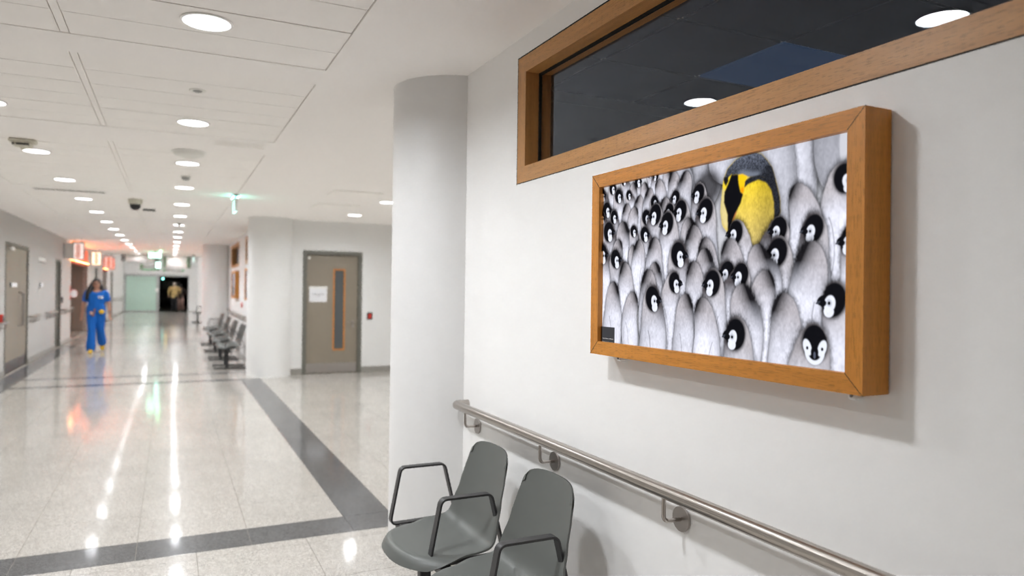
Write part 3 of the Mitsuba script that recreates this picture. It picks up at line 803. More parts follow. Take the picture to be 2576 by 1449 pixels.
# night scene outside the open door
for (x, y, z, c, lab) in ((-.49, 55, 2.02, (.5, 2.2, 1.9), 'blurred turquoise lamp in the darkness outside'), (-.28, 54, 2.22, (3.0, 2.3, .5), 'blurred yellow lamp in the darkness outside')):
    k = thing('street_lamp', lab, 'lamp')
    put('post', tube([[x, y + .05, -.128], [x, y + .05, z + .02]], .02, 8), 'mat_night', k)
    scene[k + '__lens'] = emit(moved(trimesh.creation.icosphere(2, .055), x, y - .02, z), c, weight=.3)
for x, y, lab in ((-.35, 58, 'dim parked vehicle outside, behind the person in the tan jacket'),):
    k = thing('parked_van', lab, 'van')
    put('body', cat(cbox(-1.2, .9, 56.5, 58.2, .35, 1.1, .1), cbox(-.9, .7, 56.6, 58.1, 1.05, 2.0, .15)), 'mat_grey_dark', k)
    put('wheel', cat(*[moved(trimesh.creation.cylinder(.34, .2, sections=20), xx, 56.7, .22, (90, [1, 0, 0])) for xx in (-.75, .5)]), 'mat_matte_black', k)
    put('window', box(-.75, .55, 56.55, 56.62, 1.35, 1.85), 'mat_glass_grey', k)

# ------------------------------------------------------------------ framed display with the penguin picture
PW, PH = 1.075, 0.600           # picture size in metres
NXP, NYP = 820, 458


def paint_penguins():
    """Colour of the picture at a grid of points (row 0 = top), linear RGB: an invented crowd of grey penguin chicks around one grown bird."""
    X, Y = np.meshgrid(np.linspace(0, PW, NXP), np.linspace(0, PH, NYP))
    rng = np.random.default_rng(11)
    img = np.empty((NYP, NXP, 3))
    base = 0.50 + 0.25 * meshkit.fbm(np.stack([X * 30, Y * 30, 0 * X], -1), 4)
    img[:] = base[..., None] * np.array([.97, .97, 1.0])
    fur = meshkit.noise(np.stack([X * 330, Y * 170, 0 * X], -1)) * .6 + meshkit.noise(np.stack([X * 120, Y * 75, 0 * X + 4], -1)) * .4

    def ell(cx, cy, rx, ry, ang=0.0):
        c, s = math.cos(ang), math.sin(ang)
        dx, dy = X[W] - cx, Y[W] - cy
        return np.sqrt(((c * dx + s * dy) / rx) ** 2 + ((-s * dx + c * dy) / ry) ** 2)

    def soft(d, w):
        """1 inside (d < 1), 0 outside, a soft edge of relative width w"""
        t = np.clip((1 + w / 2 - d) / w, 0, 1)
        return t * t * (3 - 2 * t)

    def lay(color, a):
        c = np.asarray(color, float)
        if c.ndim < 2 or c.shape[:2] != a.shape:
            c = np.broadcast_to(c, a.shape + (3,))
        img[W] = img[W] * (1 - a[..., None]) + c * a[..., None]

    def window(x0, x1, y0, y1):
        i0, i1 = int(np.clip(x0 / PW * NXP, 0, NXP)), int(np.clip(x1 / PW * NXP + 2, 0, NXP))
        j0, j1 = int(np.clip(y0 / PH * NYP, 0, NYP)), int(np.clip(y1 / PH * NYP + 2, 0, NYP))
        return (slice(j0, j1), slice(i0, i1))

    def body(cx, cy, rx, ry, ang, tone=.80, dark=.0, side=1):
        """a fluffy pale body; a dark contact edge lies around it"""
        d = ell(cx, cy, rx, ry, ang) + .05 * (fur[W] - .5)
        img[W] *= (1 - .75 * soft(d / 1.12, .26) * (1 - soft(d, .05)))[..., None]
        dx = (X[W] - cx) / rx
        lit = 1.08 - .42 * np.clip(d, 0, 1) ** 3 - .14 * side * dx
        c = tone * lit * (.80 + .38 * fur[W])
        c = c * (1 - dark * np.clip(.5 - .9 * (Y[W] - cy) / ry, 0, 1))
        lay(np.stack([c * .955, c * .96, c * 1.04], -1), soft(d, .06))

    def smin(a, b, k):
        h = np.clip(.5 + .5 * (b - a) / k, 0, 1)
        return b * (1 - h) + a * h - k * h * (1 - h)

    def chick(x, y, s, kind, tilt=0.0, tone=.80):
        nonlocal W
        W = window(x - 3.4 * s, x + 3.4 * s, y - 1.9 * s, y + 8.5 * s)
        if 0 in img[W].shape:
            return
        g = {'L': -1, 'R': 1, 'B': int(rng.choice([-1, 1])), 'F': 0}[kind]
        lean = float(rng.uniform(-.20, .20)) - .08 * g
        bx, by, brx, bry = x - .30 * s * g - lean * 3.6 * s, y + 4.0 * s, float(rng.uniform(1.45, 1.75)) * s, 3.7 * s
        sb = (ell(bx, by, brx, bry, -lean) - 1) * brx
        hx, hy = (x - .16 * s * g, y + .45 * s) if kind != 'B' else (x, y + .45 * s)
        sn = (ell(hx, hy, .90 * s, 1.40 * s, .14 * g) - 1) * .9 * s
        sd = smin(sb, sn, 1.1 * s) / s + .10 * (fur[W] - .5)
        img[W] *= (1 - .80 * np.clip(1 - np.maximum(sd, 0) / .30, 0, 1) ** 1.5)[..., None]
        m = np.clip(.5 - sd / .09, 0, 1)
        side = (X[W] - bx) / (1.5 * s)
        lit = 1.06 - .50 * np.exp(np.minimum(sd, 0) / .34) - .10 * side * (1 if g <= 0 else -1)
        c = tone * lit * (.78 + .42 * fur[W])
        # a flipper fold on the side away from the light
        fd = np.abs(ell(bx + .95 * brx * (1 if g <= 0 else -1), by + .2 * bry, brx * .8, bry * .8, -lean) - 1)
        c = c * (1 - .55 * np.clip(1 - fd / .05, 0, 1) * (Y[W] > y + 2.6 * s))
        col = np.stack([c * .955, c * .96, c * 1.045], -1)
        v = (Y[W] - y) / s
        u = (X[W] - x) / s
        f = (.78 + .44 * fur[W])[..., None]
        if kind == 'B':
            t = np.clip(.42 + .70 * g * u - .36 * v, 0, 1) ** 1.3
            k = np.clip(1.15 - (v + .2) / 2.3, 0, 1)
            grey = (np.array([.50, .47, .485]) * (1 - t[..., None]) + np.array([.012, .011, .013]) * t[..., None]) * f
            col = col * (1 - k[..., None]) + grey * k[..., None]
            lay(col, m)
            return
        t = np.clip(.45 + .62 * g * (u + .2 * g) - .22 * v, 0, 1)
        k = np.clip(1.25 - (v - .2) / 1.9, 0, 1)
        grey = (np.array([.52, .49, .50]) * (1 - t[..., None]) + np.array([.10, .088, .092]) * t[..., None]) * f
        col = col * (1 - k[..., None]) + grey * k[..., None]
        lay(col, m)
        # black hood with a soft rear edge
        hood = soft(ell(x + .02 * s * g, y + .10 * s, .86 * s, 1.05 * s, -.28 * g + tilt), .55)
        black = np.array([.006, .006, .008])
        lay(black, np.clip(1.35 * hood, 0, 1) * m)
        if kind == 'F':
            lay(black, soft(ell(x, y + .25 * s, .78 * s, 1.10 * s), .12))
            for q in (-1, 1):
                lay(np.array([.86, .89, .95]), soft(ell(x + q * .50 * s, y + .38 * s, .27 * s, .48 * s, .35 * q), .2))
                lay(black, soft(ell(x + q * .50 * s, y + .42 * s, .08 * s, .10 * s), .3))
            d = np.abs(ell(x, y + .55 * s, .60 * s, .70 * s) - .95)
            lay(np.array([.86, .89, .95]), np.clip((.22 - d) / .08, 0, 1) * (Y[W] > y + .62 * s))
            lay(black, soft(ell(x, y + .62 * s, .26 * s, .34 * s), .2))
            lay((.10, .11, .15), soft(ell(x, y + .80 * s, .08 * s, .2 * s), .3))
            return
        # beak, face, eye
        lay(black, soft(ell(x + .70 * s * g, y + .12 * s, .46 * s, .30 * s, .34 * g), .15))
        lay((.05, .055, .07), soft(ell(x + 1.04 * s * g, y + .26 * s, .20 * s, .075 * s, .38 * g), .2))
        face = np.array([.86, .88, .95])
        fx, fy = x + .26 * s * g, y + .32 * s
        tex = (.86 + .26 * fur[W])[..., None]
        lay(face * tex, np.maximum(soft(ell(fx, fy, .37 * s, .50 * s, -.22 * g), .16), soft(ell(fx + .06 * s * g, fy + .44 * s, .34 * s, .34 * s), .2)))
        lay((.30, .32, .36), .55 * soft(ell(fx + .04 * s * g, fy - .06 * s, .19 * s, .21 * s), .6))
        lay((.004, .004, .006), soft(ell(fx + .04 * s * g, fy - .04 * s, .095 * s, .105 * s), .3))
        lay(black, soft(ell(x + .72 * s * g, y + .30 * s, .24 * s, .20 * s, .3 * g), .2))

    W = window(0, PW, 0, PH)
    # large pale birds at the top right, snow between them
    snow = .62 + .35 * meshkit.fbm(np.stack([X * 60, Y * 60, 0 * X + 2], -1), 3)
    lay(np.stack([snow * .95, snow * .96, snow], -1), ((X > .80) & (Y < .25)).astype(float))
    for a in ((.47, .03, .10, .075, .1, .80), (.56, .06, .075, .10, .2, .66), (.665, .02, .085, .07, .0, .72)):
        body(*a[:5], tone=a[5], dark=.35)
    lay((.03, .028, .03), .9 * soft(ell(.575, .085, .055, .050), .8))
    lay((.02, .02, .03), soft(ell(.955, -.005, .035, .05), .3))
    body(.875, .05, .085, .235, -.10, .78, .05)
    body(.835, .06, .060, .200, -.12, .60, .05)
    body(1.02, .00, .065, .150, .1, .42, .35)
    lay((.62, .62, .65), soft(ell(1.045, .01, .016, .075, .12), .2))
    body(.41, .05, .10, .075, .2, .80, .25)
    # the crowd, back to front: (x, y, size, kind)
    crowd = '''295 4 14 R;150 8 17 R;330 18 15 L;232 22 20 R;385 22 20 B;205 44 19 B;80 26 22 R;118 58 25 R;14 44 24 R;268 50 18 B;180 62 17 R;345 52 20 B;420 42 24 B;482 48 25 B;
45 100 29 R;245 90 19 B;300 74 20 B;12 126 24 R;90 130 24 R;322 101 21 R;172 116 22 B;215 130 22 B;430 98 22 L;380 120 25 B;536 98 29 L;400 138 24 L;280 148 26 R;58 180 36 R;455 142 33 L;330 142 34 L;
1040 122 35 R;908 150 33 B;142 186 34 B;210 190 20 R;272 204 26 R;390 176 36 L;568 152 36 L;488 200 30 B;120 240 26 B;205 262 23 B;16 258 38 R;245 250 26 B;330 250 30 B;520 230 34 B;690 226 33 L;
845 228 33 L;955 234 35 L;1062 268 36 L;104 280 34 R;445 278 40 R;570 268 32 B;842 288 38 L;560 302 33 B;670 280 35 B;770 300 36 B;165 330 32 B;325 330 28 B;660 338 32 L;712 346 34 L;955 310 42 B;520 338 32 B;
430 366 33 R;300 362 36 B;600 368 38 L;90 400 34 B;800 374 36 B;1015 410 42 L;318 418 42 R;712 412 40 B;210 430 30 B;480 440 34 B;868 440 40 B;560 450 36 B;695 512 44 L;962 516 44 F'''
    crowd = [q.strip().split() for q in crowd.replace('\n', '').split(';')]
    done_adult = False
    for a, b, c, k in crowd:
        x, y, s = float(a) / 1000, float(b) / 1000, float(c) / 1000
        if not done_adult and y > .200:
            done_adult = True
            W = window(.58, .92, 0, .34)
            # the grown bird
            import shapely

            def poly(pts, blur=1.2):
                a = shapely.contains_xy(shapely.Polygon(np.array(pts) / 1000 + [.029, 0]).buffer(.006).buffer(-.006), X[W], Y[W])
                return np.clip(gaussian_filter(a.astype(float), blur), 0, 1)
            o = poly([(600, 165), (606, 112), (612, 72), (627, 44), (660, 22), (695, 11), (730, 12), (756, 24), (774, 42), (792, 66), (809, 113), (820, 151), (822, 187), (812, 206), (788, 232), (764, 290), (745, 300), (722, 262), (700, 240), (640, 240), (608, 205)])
            img[W] *= (1 - .7 * np.clip(gaussian_filter(o, 7) * 1.5, 0, 1) * (1 - o))[..., None]
            t = np.clip((Y[W] - .09) / .18, 0, 1)[..., None]
            yel = (np.array([.97, .70, .030]) * (1 - t) + np.array([.70, .55, .19]) * t) * (.72 + .5 * fur[W])[..., None]
            edge = np.clip((.80 - X[W]) / .05, 0, 1) * np.clip((X[W] - .63) / .02, 0, 1)
            yel = yel * (.62 + .38 * edge)[..., None]
            lay(yel, o)
            lay(np.array([.80, .70, .36]), .7 * poly([(600, 165), (606, 112), (616, 85), (630, 140), (640, 220), (612, 205)], 3) * o)
            n2 = meshkit.noise(np.stack([X[W] * 420, Y[W] * 420, 0 * X[W]], -1))
            gr = np.clip(1.1 - (Y[W] / .075), 0, 1)[..., None]
            hood = (np.array([.020, .022, .028]) * (1 - gr) + np.array([.13, .145, .185]) * gr) * (.25 + 1.5 * n2)[..., None]
            lay(hood, poly([(604, 78), (618, 38), (656, 12), (695, 1), (732, 2), (764, 16), (782, 36), (802, 60), (804, 102), (770, 92), (745, 84), (712, 80), (685, 70), (660, 66), (640, 68), (625, 80)]) * o)
            lay((.34, .38, .46), .6 * poly([(662, 60), (690, 58), (720, 68), (755, 72), (740, 84), (705, 80), (680, 70)], 4) * o)
            lay(np.array([.022, .024, .030]) * (.4 + 1.2 * n2)[..., None], poly([(768, 60), (800, 60), (819, 110), (832, 155), (832, 190), (818, 226), (800, 222), (799, 161), (789, 125), (772, 104), (744, 92), (708, 99), (692, 108), (694, 88), (714, 80), (750, 80), (775, 92)]) * o)
            lay((.97, .62, .010), poly([(668, 69), (684, 67), (704, 77), (694, 92), (690, 121), (682, 121), (672, 106)]))
            lay((.97, .30, .005), poly([(678, 108), (691, 104), (690, 121), (682, 121)], 2.5))
            lay((.95, .70, .04), poly([(612, 75), (617, 89), (633, 69), (646, 62), (634, 86), (617, 107), (609, 94)]))
            lay((.006, .006, .008), poly([(642, 64), (669, 66), (671, 90), (679, 117), (689, 124), (680, 149), (664, 171), (650, 193), (640, 224), (631, 224), (629, 176), (614, 139), (616, 110), (632, 85)]))
            lay((.50, .13, .06), .9 * poly([(668, 168), (656, 190), (646, 212), (651, 190), (660, 174)], .8))
            lay((.010, .010, .012), poly([(613, 68), (629, 67), (632, 80), (622, 94), (614, 84)]))
        chick(x, y, s, k, float(rng.uniform(-.15, .15)), float(rng.uniform(.72, .90)))
    # the caption panel at the lower left
    W = window(0, .105, .525, PH)
    lay((.055, .055, .058), ((X[W] < .104) & (Y[W] > .528)).astype(float))
    return np.clip(gaussian_filter(img, (.6, .6, 0)), 0.003, 1)


def grid_screen(xp, yl, yr, z0, z1, nx, ny):
    yy, zz = np.meshgrid(np.linspace(yl, yr, nx), np.linspace(z1, z0, ny))
    v = np.stack([np.full(yy.size, xp), yy.ravel(), zz.ravel()], 1)
    i = (np.arange(ny - 1)[:, None] * nx + np.arange(nx - 1)[None]).ravel()
    f = np.vstack([np.stack([i, i + 1, i + nx + 1], 1), np.stack([i, i + nx + 1, i + nx], 1)])
    return trimesh.Trimesh(v, f[:, ::-1], process=False)


scene['mat_lcd'] = {'type': 'thindielectric', 'int_ior': 1.04, 'specular_transmittance': {'type': 'mesh_attribute', 'name': 'vertex_color'}}
SCREEN = 0.205


def display(y0, y1, z0, z1, label, colors, nx, ny, caption=False, w=.046, glow=SCREEN):
    """wooden frame y0..y1, z0..z1 against the right wall; the screen lies just inside"""
    k = thing('framed_display', label, 'picture screen')
    xf, xb = XW - .090, XW - .004
    a = w
    put('frame_rail', prism_rail(xf, xb, y0, y1, z0, z0 + a, a), 'mat_frame_y', k)
    put('frame_rail', prism_rail(xf, xb, y0, y1, z1, z1 - a, a), 'mat_frame_y', k)
    put('frame_stile', prism_x([(y1, z0), (y1, z1), (y1 - a, z1 - a), (y1 - a, z0 + a)], xf, xb), 'mat_frame_z', k)
    put('frame_stile', prism_x([(y0, z0), (y0 + a, z0 + a), (y0 + a, z1 - a), (y0, z1)], xf, xb), 'mat_frame_z', k)
    g = .0008
    for sy, sz in ((1, 1), (1, -1), (-1, 1), (-1, -1)):
        yc, zc = (y1 if sy > 0 else y0), (z1 if sz > 0 else z0)
        p, q = np.array([yc, zc]), np.array([yc - sy * a, zc - sz * a])
        n = np.array([(q - p)[1], -(q - p)[0]])
        n = n / np.linalg.norm(n) * g
        put('mitre_joint', prism_x([tuple(p + n), tuple(q + n), tuple(q - n), tuple(p - n)][::(1 if sy * sz < 0 else -1)], xf - .0004, xf + .004), 'mat_matte_black', k)
    xs = xf + .014
    yl, yr = y1 - a + .016, y0 + a - .016
    s = grid_screen(xs, yl, yr, z0 + a - .016, z1 - a + .016, nx, ny)
    scene[k + '__screen'] = mikit.ply(s, 'mat_lcd', color=colors.reshape(-1, 3))
    bl = trimesh.Trimesh([[xs + .006, yl, z0 + a - .014], [xs + .006, yr, z0 + a - .014], [xs + .006, yr, z1 - a + .014], [xs + .006, yl, z1 - a + .014]], [[0, 1, 2], [0, 2, 3]], process=False)
    scene[k + '__backlight'] = emit(bl, (glow, glow * 1.01, glow * 1.06), 'mat_black', weight=.6)
    put('back_box', box(xs + .012, xb, yr, yl, z0 + a - .012, z1 - a + .012), 'mat_matte_black', k)
    for yy in (y0 + .075, y1 - .09):
        for zz, s2 in ((z1, 1), (z0, -1)):
            b = put('clip', cbox(XW - .030, XW - .001, yy - .012, yy + .012, zz, zz + s2 * .022, .004), 'mat_clear_plastic', k)
            put('screw', moved(trimesh.creation.cylinder(.0035, .004, sections=12), XW - .031, yy, zz + s2 * .012, (90, [0, 1, 0])), 'mat_steel_dark', b)
    return k, xs, yl, z1 - a + .016


kd, xs, yl, zt = display(1.066, 2.184, 1.278, 1.918, 'framed picture of a crowd of grey penguin chicks around a yellow-breasted adult', paint_penguins(), NXP, NYP)
labels[kd + '__screen'] = {'label': 'black, white and yellow penguin picture'}
for i, (t, h) in enumerate((('Emperor Nursery, Antarctica', .0037), ('Photographer: Frans Lanting', .0037))):
    m = meshkit.text_mesh(t, h, .0004)
    m.vertices = np.stack([-m.vertices[:, 2], -m.vertices[:, 0], m.vertices[:, 1]], 1)
    m.apply_translation([xs - .0006, yl - .016 - .012, zt - .5535 - .0125 * i])
    put('caption_line', m, 'mat_print_white', kd)


def landscape(nx, ny, seed):
    x, y = np.meshgrid(np.linspace(0, 3, nx), np.linspace(0, 1, ny))
    h = .45 + .25 * meshkit.fbm(np.stack([x, 0 * x, 0 * x + seed], -1), 4)
    c = np.where((y > h)[..., None], np.array([.30, .27, .30]), np.array([.62, .60, .68]))
    return c * (.8 + .3 * meshkit.fbm(np.stack([x * 6, y * 6, 0 * x + seed], -1), 3))[..., None]


display(17.90, 19.05, 1.24, 1.88, 'small far framed picture under the third high window', landscape(48, 28, 3), 48, 28, glow=SCREEN * .6)
display(14.38, 15.52, 1.24, 1.88, 'far framed picture mostly hidden by the far white column', landscape(48, 28, 8), 48, 28, glow=SCREEN * .6)
k = thing('alarm_button', 'tiny red call point on the far right wall above the grey chairs', 'alarm point')
put('box', cbox(XW - .03, XW - .001, 16.95, 17.10, 1.05, 1.15), 'mat_red', k)
put('face', cbox(XW - .033, XW - .028, 16.99, 17.06, 1.08, 1.12, .001), 'mat_print_white', k)

# ------------------------------------------------------------------ beam seating


def shell_mesh(nu=54, nv=27):
    """one-piece plastic seat shell: local y across (0 = centre), front at -x"""
    from scipy.interpolate import PchipInterpolator
    xf, xc, W0, pw = .824, 1.015, .258, 2.35          # front tip, where the rounding ends, half width, roundness
    # the seat runs along x, the back along z; one centre line with arc length
    prof = np.array([(xf, .437), (.86, .437), (.94, .433), (1.03, .425), (1.11, .420), (1.170, .426), (1.208, .446), (1.232, .486), (1.248, .54), (1.268, .61), (1.290, .69), (1.312, .770), (1.323, .808)])
    d = np.r_[0, np.cumsum(np.linalg.norm(np.diff(prof, axis=0), axis=1))]
    L = d[-1]
    px, pz = PchipInterpolator(d, prof[:, 0]), PchipInterpolator(d, prof[:, 1])
    s = np.r_[(1 - np.cos(np.linspace(0, np.pi / 2, 20))) * (xc - xf), np.linspace(xc - xf, L, nu - 19)[1:]]
    width = PchipInterpolator([0, .20, .30, .38, .44, .50, .58, .68, .76, L], [.258, .258, .258, .254, .246, .232, .218, .202, .190, .178])
    e = np.clip((xc - xf - s) / (xc - xf), 0, 1)
    w = width(s) * np.clip(1 - e ** pw, 0, 1) ** (1 / pw) + 1e-4
    t = np.sin(np.linspace(-1, 1, nv) * np.pi / 2)
    S, TT = np.meshgrid(s, t, indexing='ij')
    Y = w[:, None] * TT
    q = np.abs(TT)
    # round the top corners by pulling the ends of the top rows down
    k = np.clip((S - L + .12) / .12, 0, 1)
    S2 = S - k * .062 * (1 - np.clip(1 - q ** 3.4, 0, 1) ** (1 / 3.4))

    def surface(S2):
        P = np.stack([px(S2), Y, pz(S2)], -1)
        seat, back = np.clip((.50 - S) / .16, 0, 1), np.clip((S - .46) / .12, 0, 1)
        # the rolled front lip: falls away near the outline of the front half
        r = (np.clip((xc - P[..., 0]) / (xc - xf), 0, 1) ** pw + (np.abs(Y) / W0) ** pw) ** (1 / pw)
        front = np.clip((xc + .06 - P[..., 0]) / (xc + .06 - xf), 0, 1)
        lip = np.clip((r - .80) / .20, 0, 1)
        P[..., 2] -= .046 * lip ** 2.4 * np.clip(front * 1.6, 0, 1)
        qa = np.abs(Y) / np.maximum(width(S), 1e-3)
        P[..., 2] += seat * np.clip((P[..., 0] - .93) / .18, 0, 1) * .022 * qa ** 3
        P[..., 0] -= back * .026 * q ** 2.2
        mid = np.exp(-((S - .455) / .075) ** 2)
        P[..., 2] += mid * .014 * q ** 2
        P[..., 0] -= mid * .020 * q ** 2
        return P
    P, P0 = surface(S2), surface(S)
    n = np.cross(np.gradient(P0, axis=0), np.gradient(P0, axis=1))
    n /= np.linalg.norm(n, axis=-1, keepdims=True) + 1e-9
    bw = np.clip((S - .50) / .12, 0, 1)[..., None]
    n = n * (1 - bw) + n[:, nv // 2][:, None] * bw
    n /= np.linalg.norm(n, axis=-1, keepdims=True) + 1e-9
    if n[nu // 3, nv // 2, 2] < 0:
        n = -n
    n[0] = n[2]
    n[1] = n[2]
    Q = P - n * .0075
    v = np.vstack([P.reshape(-1, 3), Q.reshape(-1, 3)])
    N = nu * nv
    f = []
    for i in range(nu - 1):
        for j in range(nv - 1):
            a, b, c, e = i * nv + j, i * nv + j + 1, (i + 1) * nv + j + 1, (i + 1) * nv + j
            f += [[a, e, c], [a, c, b], [N + a, N + c, N + e], [N + a, N + b, N + c]]
    edge = [i * nv for i in range(nu)] + [(nu - 1) * nv + j for j in range(1, nv)] + [i * nv + nv - 1 for i in range(nu - 2, -1, -1)] + [j for j in range(nv - 2, 0, -1)]
    for a, b in zip(edge, edge[1:] + edge[:1]):
        f += [[a, b, N + b], [a, N + b, N + a]]
    m = trimesh.Trimesh(v, f, process=False)
    m.fix_normals()
    return m


def arm_mesh():
    """flat steel band bent into a closed loop in the x z plane"""
    pts = fillet([(.946, 0, .388), (.997, 0, .652), (1.216, 0, .652), (1.280, 0, .395)], .030, 8, closed=True)
    n = len(pts)
    t = np.roll(pts, -1, 0) - np.roll(pts, 1, 0)
    t /= np.linalg.norm(t, axis=1, keepdims=True)
    nn = np.stack([-t[:, 2], 0 * t[:, 0], t[:, 0]], 1)
    h, w = .0045, .0185
    c = .0012
    sec = [(-h, -w + c), (-h, w - c), (-h + c, w), (h - c, w), (h, w - c), (h, -w + c), (h - c, -w), (-h + c, -w)]
    v = np.concatenate([np.stack([pts + nn * a + np.array([0, b, 0]) for a, b in sec], 1)]).reshape(-1, 3)
    m, f = len(sec), []
    for i in range(n):
        j = (i + 1) % n
        for k in range(m):
            k2 = (k + 1) % m
            f += [[i * m + k, j * m + k, j * m + k2], [i * m + k, j * m + k2, i * m + k2]]
    q = trimesh.Trimesh(v, f, process=False)
    q.fix_normals()
    return q


SHELL = mikit.ply(shell_mesh(), 'mat_shell_grey', smooth=55)
ARM = mikit.ply(arm_mesh(), 'mat_powder_black', smooth=35)
POST = mikit.ply(cbox(.985, 1.035, -.020, .020, .012, .36, .004), 'mat_powder_black')
FOOT = mikit.ply(cat(cbox(.78, 1.34, -.022, .022, .006, .026, .004), cbox(.79, .82, -.018, .018, 0.0005, .008), cbox(1.30, 1.33, -.018, .018, 0.0005, .008)), 'mat_powder_black')
BRACK = mikit.ply(cat(cbox(.90, 1.17, -.055, .055, .395, .405, .002), cbox(.92, 1.15, -.05, -.044, .375, .40, .002), cbox(.92, 1.15, .044, .05, .375, .40, .002)), 'mat_powder_black')


def bench(yc, label, n=2, pitch=.548, dx=0.0, group=None):
    k = thing('beam_bench', label, 'bench', group)
    ys = [yc + (i - (n - 1) / 2) * pitch for i in range(n)]
    put('beam', cbox(.985 + dx, 1.035 + dx, ys[0] - .36, ys[-1] + .36, .350, .390, .004), 'mat_powder_black', k)
    at = lambda p, y: {**p, 'to_world': T().translate([dx, y, 0])}
    for y in ys:
        scene[key(k + '__seat_shell')] = at(SHELL, y - .050)
        scene[key(k + '__seat_bracket')] = at(BRACK, y)
        scene[key(k + '__post')] = at(POST, y)
        scene[key(k + '__foot')] = at(FOOT, y)
    for i in range(n + 1):
        y = ys[0] + (i - .5) * pitch * 1.02 + .035
        scene[key(k + '__armrest')] = at(ARM, y)
    return k


bench(2.665, 'two grey shell seats with black loop armrests under the near handrail')
for yc, lab in ((14.24, 'pair of grey shell seats nearest the far white column'), (15.95, 'second pair of grey shell seats in the far row'), (17.85, 'third pair of grey shell seats in the far row'), (20.05, 'last pair of grey shell seats in the far row, before the farthest column')):
    bench(yc, lab, dx=-.06, group='grey seats along the far right wall')
bench(32.4, 'small far pair of dark seats near the sliding door', dx=.02)

# ------------------------------------------------------------------ people
mat('skin', (0.47, 0.25, 0.17), 0.5, spec=0.3)
mat('skin_pale', (0.55, 0.36, 0.27), 0.5, spec=0.3)
mat('scrubs', (0.010, 0.115, 0.45), 0.75, spec=0.2)
mat('hair_black', (0.010, 0.008, 0.008), 0.45)
mat('hair_grey', (0.36, 0.30, 0.26), 0.6)
mat('yellow', (0.80, 0.50, 0.015), 0.45)
mat('jacket_tan', proc(lambda p, n, uv: mix((0.20, 0.13, 0.045), (0.46, 0.33, 0.14), smoothstep(.35, .65, fbm(p.x * 16, p.y * 16, p.z * 22)))), 0.8, spec=0.2)
mat('trousers_black', (0.010, 0.010, 0.011), 0.8, spec=0.2)
mat('trousers_pink', (0.32, 0.20, 0.165), 0.8, spec=0.2)
mat('coat_dark', (0.035, 0.028, 0.022), 0.8, spec=0.2)
mat('strap_brown', (0.20, 0.10, 0.10), 0.6)
mat('eye_white', (0.75, 0.73, 0.70), 0.3)
mat('lips', (0.40, 0.13, 0.11), 0.5)


def ball(p, r, seg=16):
    return m3.Manifold.sphere(r, seg).translate([float(v) for v in p])


def bones(chains, ref=.03, it=14):
    """chains of (point, radius): hulls of neighbouring spheres, joined, refined and smoothed"""
    parts = []
    for ch in chains:
        for (p, r), (q, w) in zip(ch[:-1], ch[1:]):
            parts.append(m3.Manifold.batch_hull([ball(p, r), ball(q, w)]))
    m = m3.Manifold.batch_boolean(parts, m3.OpType.Add)
    m = m.refine_to_length(ref)
    me = m.to_mesh()
    t = trimesh.Trimesh(me.vert_properties[:, :3], me.tri_verts, process=True)
    trimesh.smoothing.filter_taubin(t, .5, -.53, it)
    return t


def hand(w, d, side, fwd):
    """chains of a relaxed hand hanging from wrist w along d; fwd: the direction its thumb points"""
    w, d, fwd = (np.array(v, float) for v in (w, d, fwd))
    d /= np.linalg.norm(d)
    fwd = fwd - d * (fwd @ d)
    fwd /= np.linalg.norm(fwd)
    out = np.cross(d, fwd) * side
    ch = [[(w, .026), (w + d * .04, .030)]]
    for q, ln in zip((.027, .009, -.009, -.026), (.070, .080, .074, .058)):
        k = w + d * .085 + fwd * q
        ch.append([(w + d * .025 + fwd * q * .6, .016), (k, .0125)])
        a = k + d * ln * .5 - out * .006
        b_ = a + d * ln * .45 - out * .016
        ch.append([(k, .0105), (a, .0092), (b_, .0078)])
    th = w + d * .03 + fwd * .030
    ch.append([(w + d * .015 + fwd * .012, .016), (th + fwd * .010 + d * .015, .012), (th + fwd * .018 + d * .045, .0095), (th + fwd * .016 + d * .066, .008)])
    return ch


def person(label, group=None):
    return thing('person', label, 'person', group)


def place(k, names, tr):
    for n in names:
        scene[n]['to_world'] = tr


